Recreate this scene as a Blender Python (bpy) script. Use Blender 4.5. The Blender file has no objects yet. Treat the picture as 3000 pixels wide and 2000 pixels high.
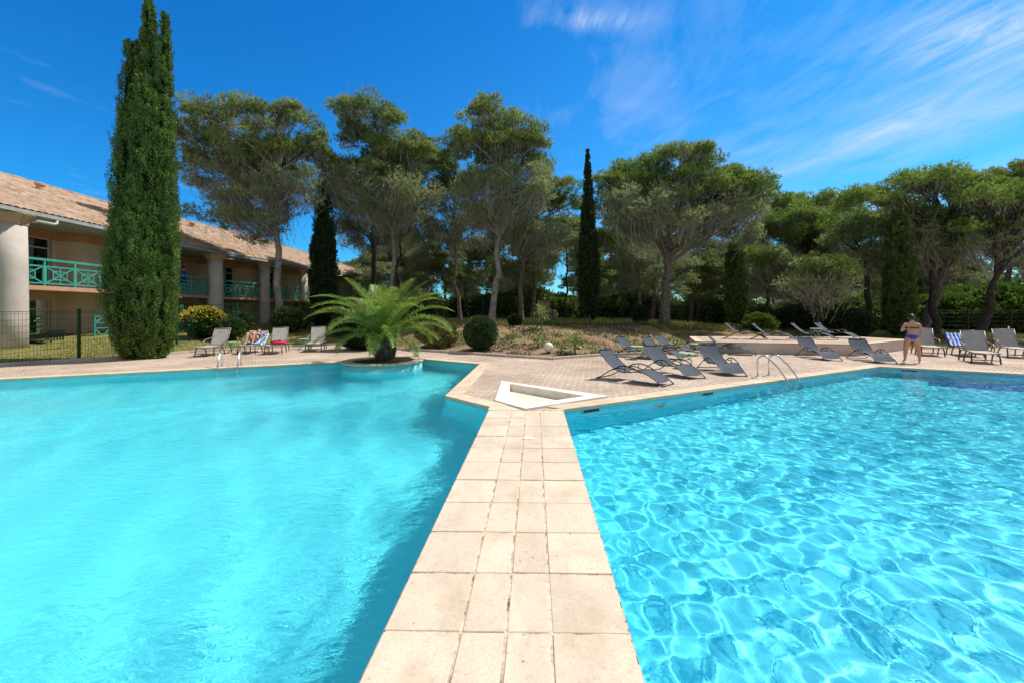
import bpy, bmesh, math, random
import numpy as np
from mathutils import Vector, noise as mnoise
PI = math.pi
sc = bpy.context.scene
COL = sc.collection
H, F = 1.65, 14/36*3000
rng = np.random.default_rng(7)
random.seed(7)

# ------------------------------------------------------------------ camera, light
cam = bpy.data.cameras.new('camera'); cam.lens = 14; cam.sensor_width = 36
cam.shift_y = -82/3000; cam.clip_start = .05; cam.clip_end = 2000
co = bpy.data.objects.new('camera', cam); COL.objects.link(co); sc.camera = co
co.location = (0, 0, H); co.rotation_euler = (PI/2, 0, 0)
EL, AZ = math.radians(56), math.radians(31)
SUN = Vector((math.cos(EL)*math.cos(AZ), math.cos(EL)*math.sin(AZ), math.sin(EL)))
sl = bpy.data.lights.new('sun', 'SUN'); sl.energy = 5.0; sl.angle = math.radians(.5); sl.color = (1, .95, .86)
so = bpy.data.objects.new('sun', sl); COL.objects.link(so); so.location = (10, 10, 30)
so.rotation_euler = SUN.to_track_quat('Z', 'Y').to_euler()
sl.cycles.is_caustics_light = True
sc.view_settings.view_transform = 'Standard'; sc.view_settings.look = 'None'; sc.view_settings.exposure = 0
sc.cycles.use_denoising = True
sc.cycles.max_bounces = 10; sc.cycles.transparent_max_bounces = 16
sc.cycles.sample_clamp_indirect = 6

# ------------------------------------------------------------------ node helpers
class NT:
    def __init__(s, nt): s.nt = nt; nt.nodes.clear()
    def n(s, typ, **kw):
        nd = s.nt.nodes.new('ShaderNode'+typ)
        for k, v in kw.items():
            if k.startswith('_'): setattr(nd, k[1:], v)
        return nd
    def l(s, a, b): s.nt.links.new(a, b)
    def noise(s, vec, scale, detail=4, rough=.55, dist=0):
        nd = s.n('TexNoise'); nd.inputs['Scale'].default_value = scale
        nd.inputs['Detail'].default_value = detail; nd.inputs['Roughness'].default_value = rough
        nd.inputs['Distortion'].default_value = dist
        if vec is not None: s.l(vec, nd.inputs['Vector'])
        return nd.outputs['Fac']
    def ramp(s, fac, stops):
        nd = s.n('ValToRGB'); e = nd.color_ramp.elements
        while len(e) < len(stops): e.new(.5)
        for el, (p, c) in zip(e, stops):
            el.position = p; el.color = (*c, 1) if len(c) == 3 else c
        s.l(fac, nd.inputs[0]); return nd.outputs[0]
    def mix(s, fac, a, b, mode='MIX'):
        nd = s.n('Mix', _data_type='RGBA', _blend_type=mode)
        for sock, v in ((nd.inputs[0], fac), (nd.inputs[6], a), (nd.inputs[7], b)):
            if hasattr(v, 'is_output'): s.l(v, sock)
            elif isinstance(v, (int, float)): sock.default_value = v
            else: sock.default_value = (*v, 1)
        return nd.outputs[2]
    def math(s, op, a, b=0.):
        nd = s.n('Math', _operation=op)
        for sock, v in ((nd.inputs[0], a), (nd.inputs[1], b)):
            if hasattr(v, 'is_output'): s.l(v, sock)
            else: sock.default_value = v
        return nd.outputs[0]
    def mapping(s, vec, scale=(1, 1, 1), rot=(0, 0, 0), loc=(0, 0, 0)):
        nd = s.n('Mapping'); s.l(vec, nd.inputs[0]); nd.inputs['Scale'].default_value = scale
        nd.inputs['Rotation'].default_value = rot; nd.inputs['Location'].default_value = loc
        return nd.outputs[0]
    def bump(s, h, strength, dist=.02):
        nd = s.n('Bump'); nd.inputs['Strength'].default_value = strength; nd.inputs['Distance'].default_value = dist
        s.l(h, nd.inputs['Height']); return nd.outputs[0]

def newmat(name):
    m = bpy.data.materials.new(name); m.use_nodes = True
    return m, NT(m.node_tree)

def finish(t, col, rough=.7, metal=0, normal=None, spec=.5, sub=None):
    b = t.n('BsdfPrincipled'); o = t.n('OutputMaterial')
    for sock, v in (('Base Color', col), ('Roughness', rough)):
        if hasattr(v, 'is_output'): t.l(v, b.inputs[sock])
        elif isinstance(v, (int, float)): b.inputs[sock].default_value = v
        else: b.inputs[sock].default_value = (*v, 1)
    b.inputs['Metallic'].default_value = metal
    b.inputs['Specular IOR Level'].default_value = spec
    if normal is not None: t.l(normal, b.inputs['Normal'])
    t.l(b.outputs[0], o.inputs[0]); return b

def simple(name, c1, c2=None, scale=4, rough=.7, metal=0, bump=0, bscale=40, spec=.4, detail=5):
    m, t = newmat(name); tc = t.n('TexCoord').outputs['Object']
    c2 = c2 or tuple(v*.8 for v in c1)
    f = t.noise(tc, scale, detail)
    col = t.ramp(f, [(.35, c1), (.68, c2)])
    nrm = t.bump(t.noise(tc, bscale, 3), bump, .16/bscale) if bump else None
    finish(t, col, rough, metal, nrm, spec); return m

def leafmat(name, dark, light, accent=None, trans=.3, scale=.6, isl=.5):
    m, t = newmat(name); tc = t.n('TexCoord').outputs['Object']
    isln = t.n('NewGeometry').outputs['Random Per Island']
    f = t.noise(tc, scale, 3)
    f2 = t.math('ADD', t.math('MULTIPLY', t.math('SUBTRACT', f, .5), 1.8), t.math('MULTIPLY', isln, isl))
    col = t.ramp(f2, [(.0, dark), (.6, light)] + ([(.93, accent)] if accent else []))
    d = t.n('BsdfDiffuse'); tr = t.n('BsdfTranslucent'); mx = t.n('MixShader'); o = t.n('OutputMaterial')
    g = t.n('BsdfGlossy'); g.inputs['Roughness'].default_value = .45; mg = t.n('MixShader'); mg.inputs[0].default_value = .05
    t.l(col, d.inputs[0]); t.l(col, tr.inputs[0]); mx.inputs[0].default_value = trans
    t.l(d.outputs[0], mx.inputs[1]); t.l(tr.outputs[0], mx.inputs[2])
    t.l(mx.outputs[0], mg.inputs[1]); t.l(g.outputs[0], mg.inputs[2]); t.l(mg.outputs[0], o.inputs[0])
    return m

M = {}
M['pine'] = leafmat('pine_needles', (.15, .21, .045), (.34, .43, .09), (.54, .58, .16), .52, .8)
M['pine_far'] = leafmat('far_needles', (.12, .175, .045), (.27, .37, .085), (.48, .54, .16), .52, .5)
M['pine_grey'] = leafmat('dry_needles', (.24, .3, .12), (.4, .47, .2), (.56, .58, .32), .52, .8)
M['stone_pine'] = leafmat('umbrella_needles', (.14, .22, .038), (.31, .44, .075), (.52, .6, .13), .52, .7)
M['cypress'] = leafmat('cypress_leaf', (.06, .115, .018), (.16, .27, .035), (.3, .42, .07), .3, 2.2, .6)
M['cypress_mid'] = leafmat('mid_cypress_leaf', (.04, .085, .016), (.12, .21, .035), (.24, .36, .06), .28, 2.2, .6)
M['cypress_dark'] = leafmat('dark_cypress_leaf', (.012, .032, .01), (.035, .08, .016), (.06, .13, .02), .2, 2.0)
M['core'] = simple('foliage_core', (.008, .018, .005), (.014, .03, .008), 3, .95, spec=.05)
M['palm'] = leafmat('palm_leaf', (.15, .24, .035), (.33, .42, .07), (.6, .6, .18), .42, 1.6, .6)
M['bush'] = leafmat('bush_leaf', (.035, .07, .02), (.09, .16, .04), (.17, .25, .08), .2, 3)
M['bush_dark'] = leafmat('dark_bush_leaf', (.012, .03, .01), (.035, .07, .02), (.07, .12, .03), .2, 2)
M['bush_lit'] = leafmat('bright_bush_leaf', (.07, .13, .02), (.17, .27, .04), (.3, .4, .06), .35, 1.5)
M['flower'] = leafmat('yellow_flower', (.5, .38, .02), (.75, .62, .03), (.8, .72, .05), .3, 3)
M['grass'] = leafmat('grass_blade', (.1, .13, .03), (.24, .24, .06), (.4, .36, .13), .3, .5, .6)
M['yucca'] = leafmat('spiky_leaf', (.16, .24, .05), (.34, .4, .1), (.55, .55, .2), .3, 4)
M['bark'] = simple('pine_bark', (.2, .17, .145), (.085, .065, .055), 5, .95, bump=.6, bscale=9)
M['bark_light'] = simple('pale_bark', (.36, .33, .3), (.17, .15, .135), 4, .95, bump=.6, bscale=9)
M['bark_dark'] = simple('dark_bark', (.07, .055, .045), (.03, .024, .02), 5, .95, bump=.6, bscale=9)
M['twig'] = simple('bare_twig', (.4, .37, .33), (.26, .24, .21), 1, .95)
M['plaster'] = None
M['column'] = simple('rough_render', (.62, .55, .48), (.52, .45, .39), 2.2, .95, bump=.8, bscale=22)
M['capital'] = simple('terracotta_render', (.6, .36, .22), (.5, .29, .17), 3, .9, bump=.3)
M['gutter'] = simple('zinc', (.4, .42, .4), (.3, .32, .31), 3, .75)
M['soffit'] = simple('soffit_paint', (.36, .4, .34), (.3, .33, .28), 2, .8)
M['turq'] = simple('turquoise_paint', (.06, .39, .31), (.045, .31, .25), 3, .5)
M['frame'] = simple('window_frame_paint', (.5, .53, .5), (.42, .45, .43), 3, .5)
M['curtain'] = simple('curtain_cloth', (.62, .65, .58), (.5, .53, .48), 2, .9)
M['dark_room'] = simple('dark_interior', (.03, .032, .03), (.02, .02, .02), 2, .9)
M['pipe'] = simple('drain_pipe', (.62, .58, .48), (.55, .5, .42), 4, .6)
M['fence'] = simple('green_fence_paint', (.012, .085, .045), (.01, .06, .035), 4, .4)
M['fence_dark'] = simple('dark_fence_paint', (.015, .02, .017), (.01, .014, .012), 4, .5)
M['chrome'] = simple('polished_steel', (.72, .73, .74), (.6, .61, .63), 2, .16, 1.0)
M['white'] = simple('white_paint', (.84, .76, .62), (.74, .66, .53), 2.5, .75, bump=.15)
M['basin_floor'] = simple('cream_basin_floor', (.76, .72, .56), (.64, .58, .44), 3, .8, detail=9)
M['basin'] = simple('weathered_basin_paint', (.84, .8, .72), (.7, .64, .55), 5, .8, bump=.3, bscale=30, detail=9)
M['wallw'] = simple('terrace_wall_render', (.62, .54, .48), (.5, .43, .38), 1.2, .9, bump=.3, bscale=30)
M['sling_dark'] = simple('charcoal_sling', (.075, .09, .118), (.055, .067, .09), 6, .85, bump=.2, bscale=120)
M['metal_dark'] = simple('charcoal_frame', (.045, .048, .055), (.03, .032, .038), 6, .4, .4)
M['sling_tan'] = simple('taupe_sling', (.46, .43, .39), (.38, .355, .32), 5, .65, bump=.2, bscale=120)
M['metal_tan'] = simple('taupe_frame', (.3, .27, .24), (.2, .18, .165), 5, .4, .2)
M['metal_tand'] = simple('brown_legs', (.1, .085, .08), (.07, .06, .055), 5, .45, .2)
M['table_green'] = simple('pale_green_paint', (.42, .62, .36), (.36, .55, .31), 4, .5)
M['skin'] = simple('skin', (.62, .33, .23), (.54, .27, .18), 5, .55, spec=.3)
M['hair'] = simple('dark_hair', (.045, .028, .018), (.02, .013, .01), 20, .5)
M['hair_red'] = simple('auburn_hair', (.16, .06, .03), (.09, .035, .018), 20, .5)
M['bikini'] = simple('blue_swimwear', (.03, .1, .5), (.02, .07, .38), 8, .6)
M['black_cloth'] = simple('black_cloth', (.02, .02, .022), (.012, .012, .014), 8, .8)
M['red'] = simple('red_cloth', (.62, .02, .05), (.45, .01, .03), 6, .7)
M['bluecloth'] = simple('blue_shirt', (.05, .12, .4), (.03, .08, .3), 6, .8)
M['plastic'] = simple('green_plastic', (.03, .05, .045), (.02, .035, .03), 4, .4)
M['soil'] = simple('planter_soil', (.05, .04, .032), (.02, .016, .013), 14, .98, bump=1, bscale=30)
M['rock'] = simple('rough_stone', (.36, .3, .24), (.22, .18, .14), 3, .95, bump=.8, bscale=8)
M['globe'] = simple('opal_globe', (.82, .8, .68), (.78, .75, .62), 2, .35)
M['grey_plastic'] = simple('grey_cover', (.5, .5, .48), (.42, .42, .4), 5, .5)
M['gold'] = simple('bottle_amber', (.5, .22, .04), (.4, .16, .03), 4, .2)

def mk_plaster():
    m, t = newmat('ochre_render'); tc = t.n('TexCoord').outputs['Object']
    sep = t.n('SeparateXYZ'); t.l(tc, sep.inputs[0])
    base = t.ramp(t.noise(tc, 1.3, 5), [(.35, (.66, .49, .32)), (.7, (.55, .41, .27))])
    band = t.ramp(t.noise(tc, 1.8, 4), [(.35, (.58, .27, .1)), (.7, (.5, .23, .085))])
    f = t.math('GREATER_THAN', sep.outputs[2], 5.05)
    col = t.mix(f, base, band)
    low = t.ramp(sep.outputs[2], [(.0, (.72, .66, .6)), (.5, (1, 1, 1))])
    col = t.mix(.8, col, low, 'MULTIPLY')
    finish(t, col, .95, 0, t.bump(t.noise(tc, 45, 3), .3, .004), .2); return m
M['plaster'] = mk_plaster()

def mk_roof():
    m, t = newmat('roof_tiles'); tc = t.n('TexCoord').outputs['Object']
    isl = t.n('NewGeometry').outputs['Random Per Island']
    br = t.noise(tc, 7, 3); big = t.noise(tc, .5, 4)
    v = t.n('TexVoronoi'); v.inputs['Scale'].default_value = 3.2; t.l(tc, v.inputs['Vector'])
    f = t.math('ADD', t.math('MULTIPLY', br, .5), t.math('MULTIPLY', t.n('SeparateColor').outputs[0], 0))
    sepc = t.n('SeparateColor'); t.l(v.outputs['Color'], sepc.inputs[0])
    f = t.math('ADD', f, t.math('MULTIPLY', sepc.outputs[0], .5))
    col = t.ramp(f, [(.15, (.24, .15, .105)), (.45, (.4, .275, .19)), (.75, (.51, .375, .27)), (1, (.62, .5, .39))])
    col = t.mix(t.ramp(big, [(.5, (0, 0, 0)), (.75, (.5, .5, .5))]), col, (.34, .27, .22))
    finish(t, col, .92, 0, t.bump(br, .4), .2); return m
M['roof'] = mk_roof()

def mk_paving():
    m, t = newmat('brick_paving'); tc = t.n('TexCoord').outputs['Object']
    dst = t.n('VectorMath', _operation='ADD'); nz = t.n('TexNoise'); nz.inputs['Scale'].default_value = 3
    t.l(tc, nz.inputs['Vector']); sc_ = t.n('VectorMath', _operation='SCALE'); sc_.inputs[3].default_value = .06
    t.l(nz.outputs['Color'], sc_.inputs[0]); t.l(tc, dst.inputs[0]); t.l(sc_.outputs[0], dst.inputs[1])
    mp = t.mapping(dst.outputs[0], rot=(0, 0, math.radians(-33)))
    b = t.n('TexBrick'); t.l(mp, b.inputs['Vector']); b.inputs['Scale'].default_value = 1
    b.inputs['Brick Width'].default_value = .21; b.inputs['Row Height'].default_value = .105
    b.inputs['Mortar Size'].default_value = .009; b.inputs['Mortar Smooth'].default_value = .4; b.inputs['Bias'].default_value = 0
    b.inputs['Color1'].default_value = (.57, .45, .36, 1); b.inputs['Color2'].default_value = (.7, .58, .47, 1)
    b.inputs['Mortar'].default_value = (.26, .19, .15, 1)
    big = t.ramp(t.noise(tc, .55, 5, .6), [(.3, (.7, .66, .64)), (.7, (1.1, 1.1, 1.08))])
    sm = t.ramp(t.noise(tc, 18, 3), [(.3, (.82, .8, .78)), (.7, (1.05, 1.05, 1.05))])
    col = t.mix(1, t.mix(1, b.outputs['Color'], big, 'MULTIPLY'), sm, 'MULTIPLY')
    st = t.ramp(t.noise(t.mapping(tc, (1, 1, 1), loc=(5, 9, 0)), 1.7, 6, .7), [(.6, (0, 0, 0)), (.75, (.55, .55, .55))])
    col = t.mix(st, col, (.34, .25, .2))
    hgt = t.math('SUBTRACT', t.noise(tc, 30, 2), t.math('MULTIPLY', b.outputs['Fac'], 1.5))
    finish(t, col, .9, 0, t.bump(hgt, .35, .01), .25); return m
M['paving'] = mk_paving()

def mk_slab(name, c1, c2):
    m, t = newmat(name); tc = t.n('TexCoord').outputs['Object']
    isl = t.n('NewGeometry').outputs['Random Per Island']
    col = t.ramp(t.noise(tc, 3.2, 6, .62), [(.3, c1), (.72, c2)])
    tone = t.ramp(isl, [(0, (.9, .87, .82)), (.5, (1., .97, .93)), (1, (1.08, 1.05, 1.))])
    col = t.mix(1, col, tone, 'MULTIPLY')
    fine = t.ramp(t.noise(tc, 55, 4, .7), [(.3, (.85, .83, .8)), (.6, (1.05, 1.05, 1.05))])
    col = t.mix(.8, col, fine, 'MULTIPLY')
    pit = t.n('TexVoronoi'); pit.inputs['Scale'].default_value = 9; t.l(tc, pit.inputs['Vector'])
    pf = t.ramp(pit.outputs['Distance'], [(.04, (.3, .28, .25)), (.09, (1, 1, 1))])
    rare = t.ramp(t.noise(tc, 2.4, 2), [(.42, (1, 1, 1)), (.5, (0, 0, 0))])
    col = t.mix(rare, t.mix(1, col, pf, 'MULTIPLY'), col)
    st = t.ramp(t.noise(t.mapping(tc, loc=(3, 1, 0)), 2.1, 6, .7), [(.5, (0, 0, 0)), (.68, (.6, .6, .6))])
    col = t.mix(st, col, (.52, .4, .27))
    wet = t.ramp(t.noise(t.mapping(tc, (1, .35, 1), loc=(7, 2, 0)), 1.6, 7, .72, .6), [(.5, (0, 0, 0)), (.64, (.45, .45, .45))])
    col = t.mix(wet, col, (.5, .4, .3))
    grime = t.ramp(t.noise(t.mapping(tc, loc=(1, 8, 0)), 26, 5, .8), [(.56, (0, 0, 0)), (.7, (.6, .6, .6))])
    col = t.mix(grime, col, (.36, .27, .19))
    finish(t, col, .85, 0, t.bump(t.noise(tc, 70, 4, .7), .25, .006), .3); return m
M['slab'] = mk_slab('stone_slab', (.72, .63, .51), (.63, .54, .43))
M['coping'] = mk_slab('coping_stone', (.72, .6, .46), (.62, .5, .37))

def mk_mortar():
    m, t = newmat('joint_mortar'); tc = t.n('TexCoord').outputs['Object']
    f = t.noise(tc, 7, 6, .75)
    col = t.ramp(f, [(.42, (.74, .62, .47)), (.54, (.5, .39, .28)), (.64, (.14, .1, .07))])
    finish(t, col, .95, 0, t.bump(t.noise(tc, 60, 4), 1, .01), .1); return m
M['mortar'] = mk_mortar()

def mk_mosaic(name, c1, c2, grout):
    m, t = newmat(name); tc = t.n('TexCoord').outputs['Object']; ge = t.n('NewGeometry')
    sp = t.n('SeparateXYZ'); t.l(tc, sp.inputs[0]); gn = t.n('SeparateXYZ'); t.l(ge.outputs['Normal'], gn.inputs[0])
    wall = t.math('LESS_THAN', t.math('ABSOLUTE', gn.outputs[2]), .5)
    cw = t.n('CombineXYZ'); t.l(t.math('ADD', t.math('MULTIPLY', sp.outputs[0], .72), t.math('MULTIPLY', sp.outputs[1], .72)), cw.inputs[0]); t.l(sp.outputs[2], cw.inputs[1])
    mv = t.n('Mix', _data_type='VECTOR'); t.l(wall, mv.inputs[0]); t.l(tc, mv.inputs[4]); t.l(cw.outputs[0], mv.inputs[5]); tv = mv.outputs[1]
    b = t.n('TexBrick', _offset=0.); t.l(tv, b.inputs['Vector']); b.inputs['Scale'].default_value = 1
    b.inputs['Brick Width'].default_value = .03; b.inputs['Row Height'].default_value = .03
    b.inputs['Mortar Size'].default_value = .002
    b.inputs['Color1'].default_value = (*c1, 1); b.inputs['Color2'].default_value = (*c2, 1); b.inputs['Mortar'].default_value = (*grout, 1)
    big = t.ramp(t.noise(tc, .35, 3), [(.3, (.9, .95, .96)), (.7, (1.06, 1.03, 1.02))])
    col = t.mix(1, b.outputs['Color'], big, 'MULTIPLY')
    scum = t.math('MULTIPLY', t.ramp(sp.outputs[2], [(0, (0, 0, 0))]), 0) if False else t.math('GREATER_THAN', t.math('ADD', sp.outputs[2], t.math('MULTIPLY', t.noise(tc, 9, 4), .03)), -.062)
    col = t.mix(t.math('MULTIPLY', scum, .4), col, (.25, .3, .24))
    finish(t, col, .4, 0, None, .3); return m
M['mosaic_l'] = mk_mosaic('pale_blue_mosaic', (.14, .84, .93), (.17, .87, .95), (.24, .88, .95))
M['mosaic_r'] = mk_mosaic('turquoise_mosaic', (.09, .7, .84), (.1, .74, .87), (.15, .76, .88))
M['mosaic_shade'] = mk_mosaic('shade_blue_mosaic', (.003, .1, .36), (.005, .12, .4), (.02, .16, .42))

def mk_water(nm, amt, sx, dist=.012):
    m, t = newmat(nm)
    g = t.n('BsdfGlass'); g.inputs['IOR'].default_value = 1.33; g.inputs['Roughness'].default_value = 0
    g.inputs['Color'].default_value = (.93, .995, 1, 1)
    tc = t.n('TexCoord').outputs['Object']
    t.l(t.bump(t.noise(t.mapping(tc, (1, sx, 1), (0, 0, -.5)), 7, 4, .62, .6), amt, dist), g.inputs['Normal'])
    o = t.n('OutputMaterial'); t.l(g.outputs[0], o.inputs[0]); return m
M['water'] = mk_water('clear_water', .07, 1.5); M['water_l'] = mk_water('agitated_water', 1., 2.4, .02)

def mk_glass():
    m, t = newmat('window_glass')
    tr = t.n('BsdfTransparent'); tr.inputs[0].default_value = (.72, .78, .75, 1)
    gl = t.n('BsdfGlossy'); gl.inputs['Roughness'].default_value = .03
    mx = t.n('MixShader'); fr = t.n('Fresnel'); fr.inputs[0].default_value = 1.6
    t.l(fr.outputs[0], mx.inputs[0]); t.l(tr.outputs[0], mx.inputs[1]); t.l(gl.outputs[0], mx.inputs[2])
    o = t.n('OutputMaterial'); t.l(mx.outputs[0], o.inputs[0]); return m
M['glass'] = mk_glass()

def mk_stripes(name, c1, c2, scale, axis=1, c3=None):
    m, t = newmat(name); tc = t.n('TexCoord').outputs['Object']
    sep = t.n('SeparateXYZ'); t.l(tc, sep.inputs[0])
    fr = t.math('FRACT', t.math('MULTIPLY', sep.outputs[axis], scale))
    col = t.mix(t.math('GREATER_THAN', fr, .5), c1, c2)
    if c3: col = t.mix(t.math('GREATER_THAN', t.noise(tc, 9, 2), .56), col, c3)
    finish(t, col, .9, 0, t.bump(t.noise(tc, 60, 2), .4), .1); return m
M['towel_blue'] = mk_stripes('striped_towel', (.015, .09, .5), (.5, .62, .85), 9)
M['towel_pale'] = mk_stripes('pale_towel', (.25, .5, .85), (.6, .75, .9), 5, 1, (.1, .3, .7))

def mk_ground():
    m, t = newmat('garden_ground'); tc = t.n('TexCoord').outputs['Object']
    f1 = t.noise(tc, .33, 6, .65); f2 = t.noise(t.mapping(tc, loc=(9, 3, 0)), 2.2, 5, .7); f3 = t.noise(tc, 22, 3, .7)
    soil = t.ramp(f2, [(.3, (.2, .125, .085)), (.55, (.34, .22, .15)), (.75, (.46, .33, .23))])
    gr = t.ramp(f3, [(.3, (.13, .14, .04)), (.7, (.34, .3, .11))])
    sep = t.n('SeparateXYZ'); t.l(tc, sep.inputs[0])
    y = t.ramp(t.math('MULTIPLY', t.math('ADD', sep.outputs[1], t.math('MULTIPLY', f1, 6)), .01), [(.255, (0, 0, 0)), (.29, (1, 1, 1))])
    left = t.ramp(t.math('ADD', t.math('MULTIPLY', sep.outputs[0], -.02), .3), [(.44, (0, 0, 0)), (.48, (1, 1, 1))])
    a = t.math('MAXIMUM', y, left)
    p = t.ramp(f1, [(.47, (0, 0, 0)), (.58, (.7, .7, .7))])
    col = t.mix(t.math('MAXIMUM', a, p), soil, gr)
    col = t.mix(.6, col, t.ramp(f3, [(.3, (.7, .68, .65)), (.7, (1.15, 1.15, 1.1))]), 'MULTIPLY')
    finish(t, col, .98, 0, t.bump(f3, .8, .05), .1); return m
M['ground'] = mk_ground()

# ------------------------------------------------------------------ world: sky with cirrus
def mk_world():
    w = bpy.data.worlds.new('World'); sc.world = w; w.use_nodes = True
    t = NT(w.node_tree)
    sky = t.n('TexSky', _sky_type='NISHITA', _sun_disc=False)
    sky.sun_elevation = EL; sky.sun_rotation = PI/2-AZ; sky.altitude = 200; sky.air_density = 1.1; sky.dust_density = .2; sky.ozone_density = 2.5
    tc = t.n('TexCoord').outputs['Generated']
    sep = t.n('SeparateXYZ'); t.l(tc, sep.inputs[0])
    # deepen the blue away from the horizon
    z = sep.outputs[2]
    tint = t.ramp(z, [(.0, (.36, .9, 1.2)), (.2, (.2, .87, 1.32)), (.65, (.06, .72, 1.3))])
    az = t.ramp(t.math('ADD', t.math('MULTIPLY', sep.outputs[0], .5), .5), [(.2, (.5, .9, 1.0)), (.85, (1.5, 1.12, 1.0))])
    col = t.mix(1, t.mix(1, sky.outputs[0], tint, 'MULTIPLY'), az, 'MULTIPLY')
    # cirrus on a high plane: direction.xy / direction.z; the streaks run along +Y
    zz = t.math('MAXIMUM', z, .05)
    cx = t.n('CombineXYZ'); t.l(t.math('DIVIDE', sep.outputs[0], zz), cx.inputs[0]); t.l(t.math('DIVIDE', sep.outputs[1], zz), cx.inputs[1])
    pl = cx.outputs[0]
    a = t.noise(t.mapping(pl, (1.05, .42, 1), (0, 0, .08), (.15, .4, 0)), 1.0, 6, .55, .7)
    b = t.noise(t.mapping(pl, (.8, .8, 1), (0, 0, .4), (4.1, 2, 0)), .9, 5, .6)
    fine = t.noise(t.mapping(pl, (3.0, 1.2, 1), (0, 0, .25), (1, 3, 0)), 1.5, 8, .68, 1.6)
    cov = t.math('ADD', t.math('MULTIPLY', a, .53), t.math('ADD', t.math('MULTIPLY', b, .36), t.math('MULTIPLY', fine, .2)))
    side = t.ramp(t.math('DIVIDE', sep.outputs[0], t.math('MAXIMUM', sep.outputs[1], .05)), [(.0, (0, 0, 0)), (.3, (.8, .8, .8)), (.9, (1, 1, 1))])
    cov = t.math('ADD', cov, t.math('MULTIPLY', side, .122))
    for bx, by, sx, sy, am in ((1.72, 1.42, .34, .2, .26), (.27, 1.36, .2, .06, .2), (2.0, 2.1, .12, .4, .14)):
        gx = t.math('DIVIDE', t.math('SUBTRACT', t.math('DIVIDE', sep.outputs[0], zz), bx), sx); gy = t.math('DIVIDE', t.math('SUBTRACT', t.math('DIVIDE', sep.outputs[1], zz), by), sy)
        rr = t.math('ADD', t.math('MULTIPLY', gx, gx), t.math('MULTIPLY', gy, gy)); gg = t.math('MULTIPLY', t.math('POWER', 2.718, t.math('MULTIPLY', rr, -1.)), am)
        cov = t.math('ADD', cov, t.math('MULTIPLY', gg, t.math('SUBTRACT', t.math('MULTIPLY', fine, 2.4), .45)))
    mask = t.ramp(cov, [(.6, (0, 0, 0)), (.70, (.2, .2, .2)), (.80, (.5, .5, .5)), (.92, (.88, .88, .88))])
    col = t.mix(mask, col, (5.2, 6.4, 8.4))
    # neutral tone added to the unseen sky behind and overhead for less blue fill
    bk = t.ramp(t.math('MULTIPLY', sep.outputs[1], -1.), [(.02, (0, 0, 0)), (.3, (1, 1, 1))]); zn = t.ramp(z, [(.68, (0, 0, 0)), (.88, (1, 1, 1))])
    fill_mask = t.math('MULTIPLY', t.math('MAXIMUM', bk, zn), t.ramp(b, [(.2, (.55, .55, .55)), (.7, (.95, .95, .95))]))
    col = t.mix(fill_mask, col, (3.9, 3.6, 3.3))
    bg = t.n('Background'); t.l(col, bg.inputs[0]); bg.inputs[1].default_value = .13
    o = t.n('OutputWorld'); t.l(bg.outputs[0], o.inputs[0])
mk_world()

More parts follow.
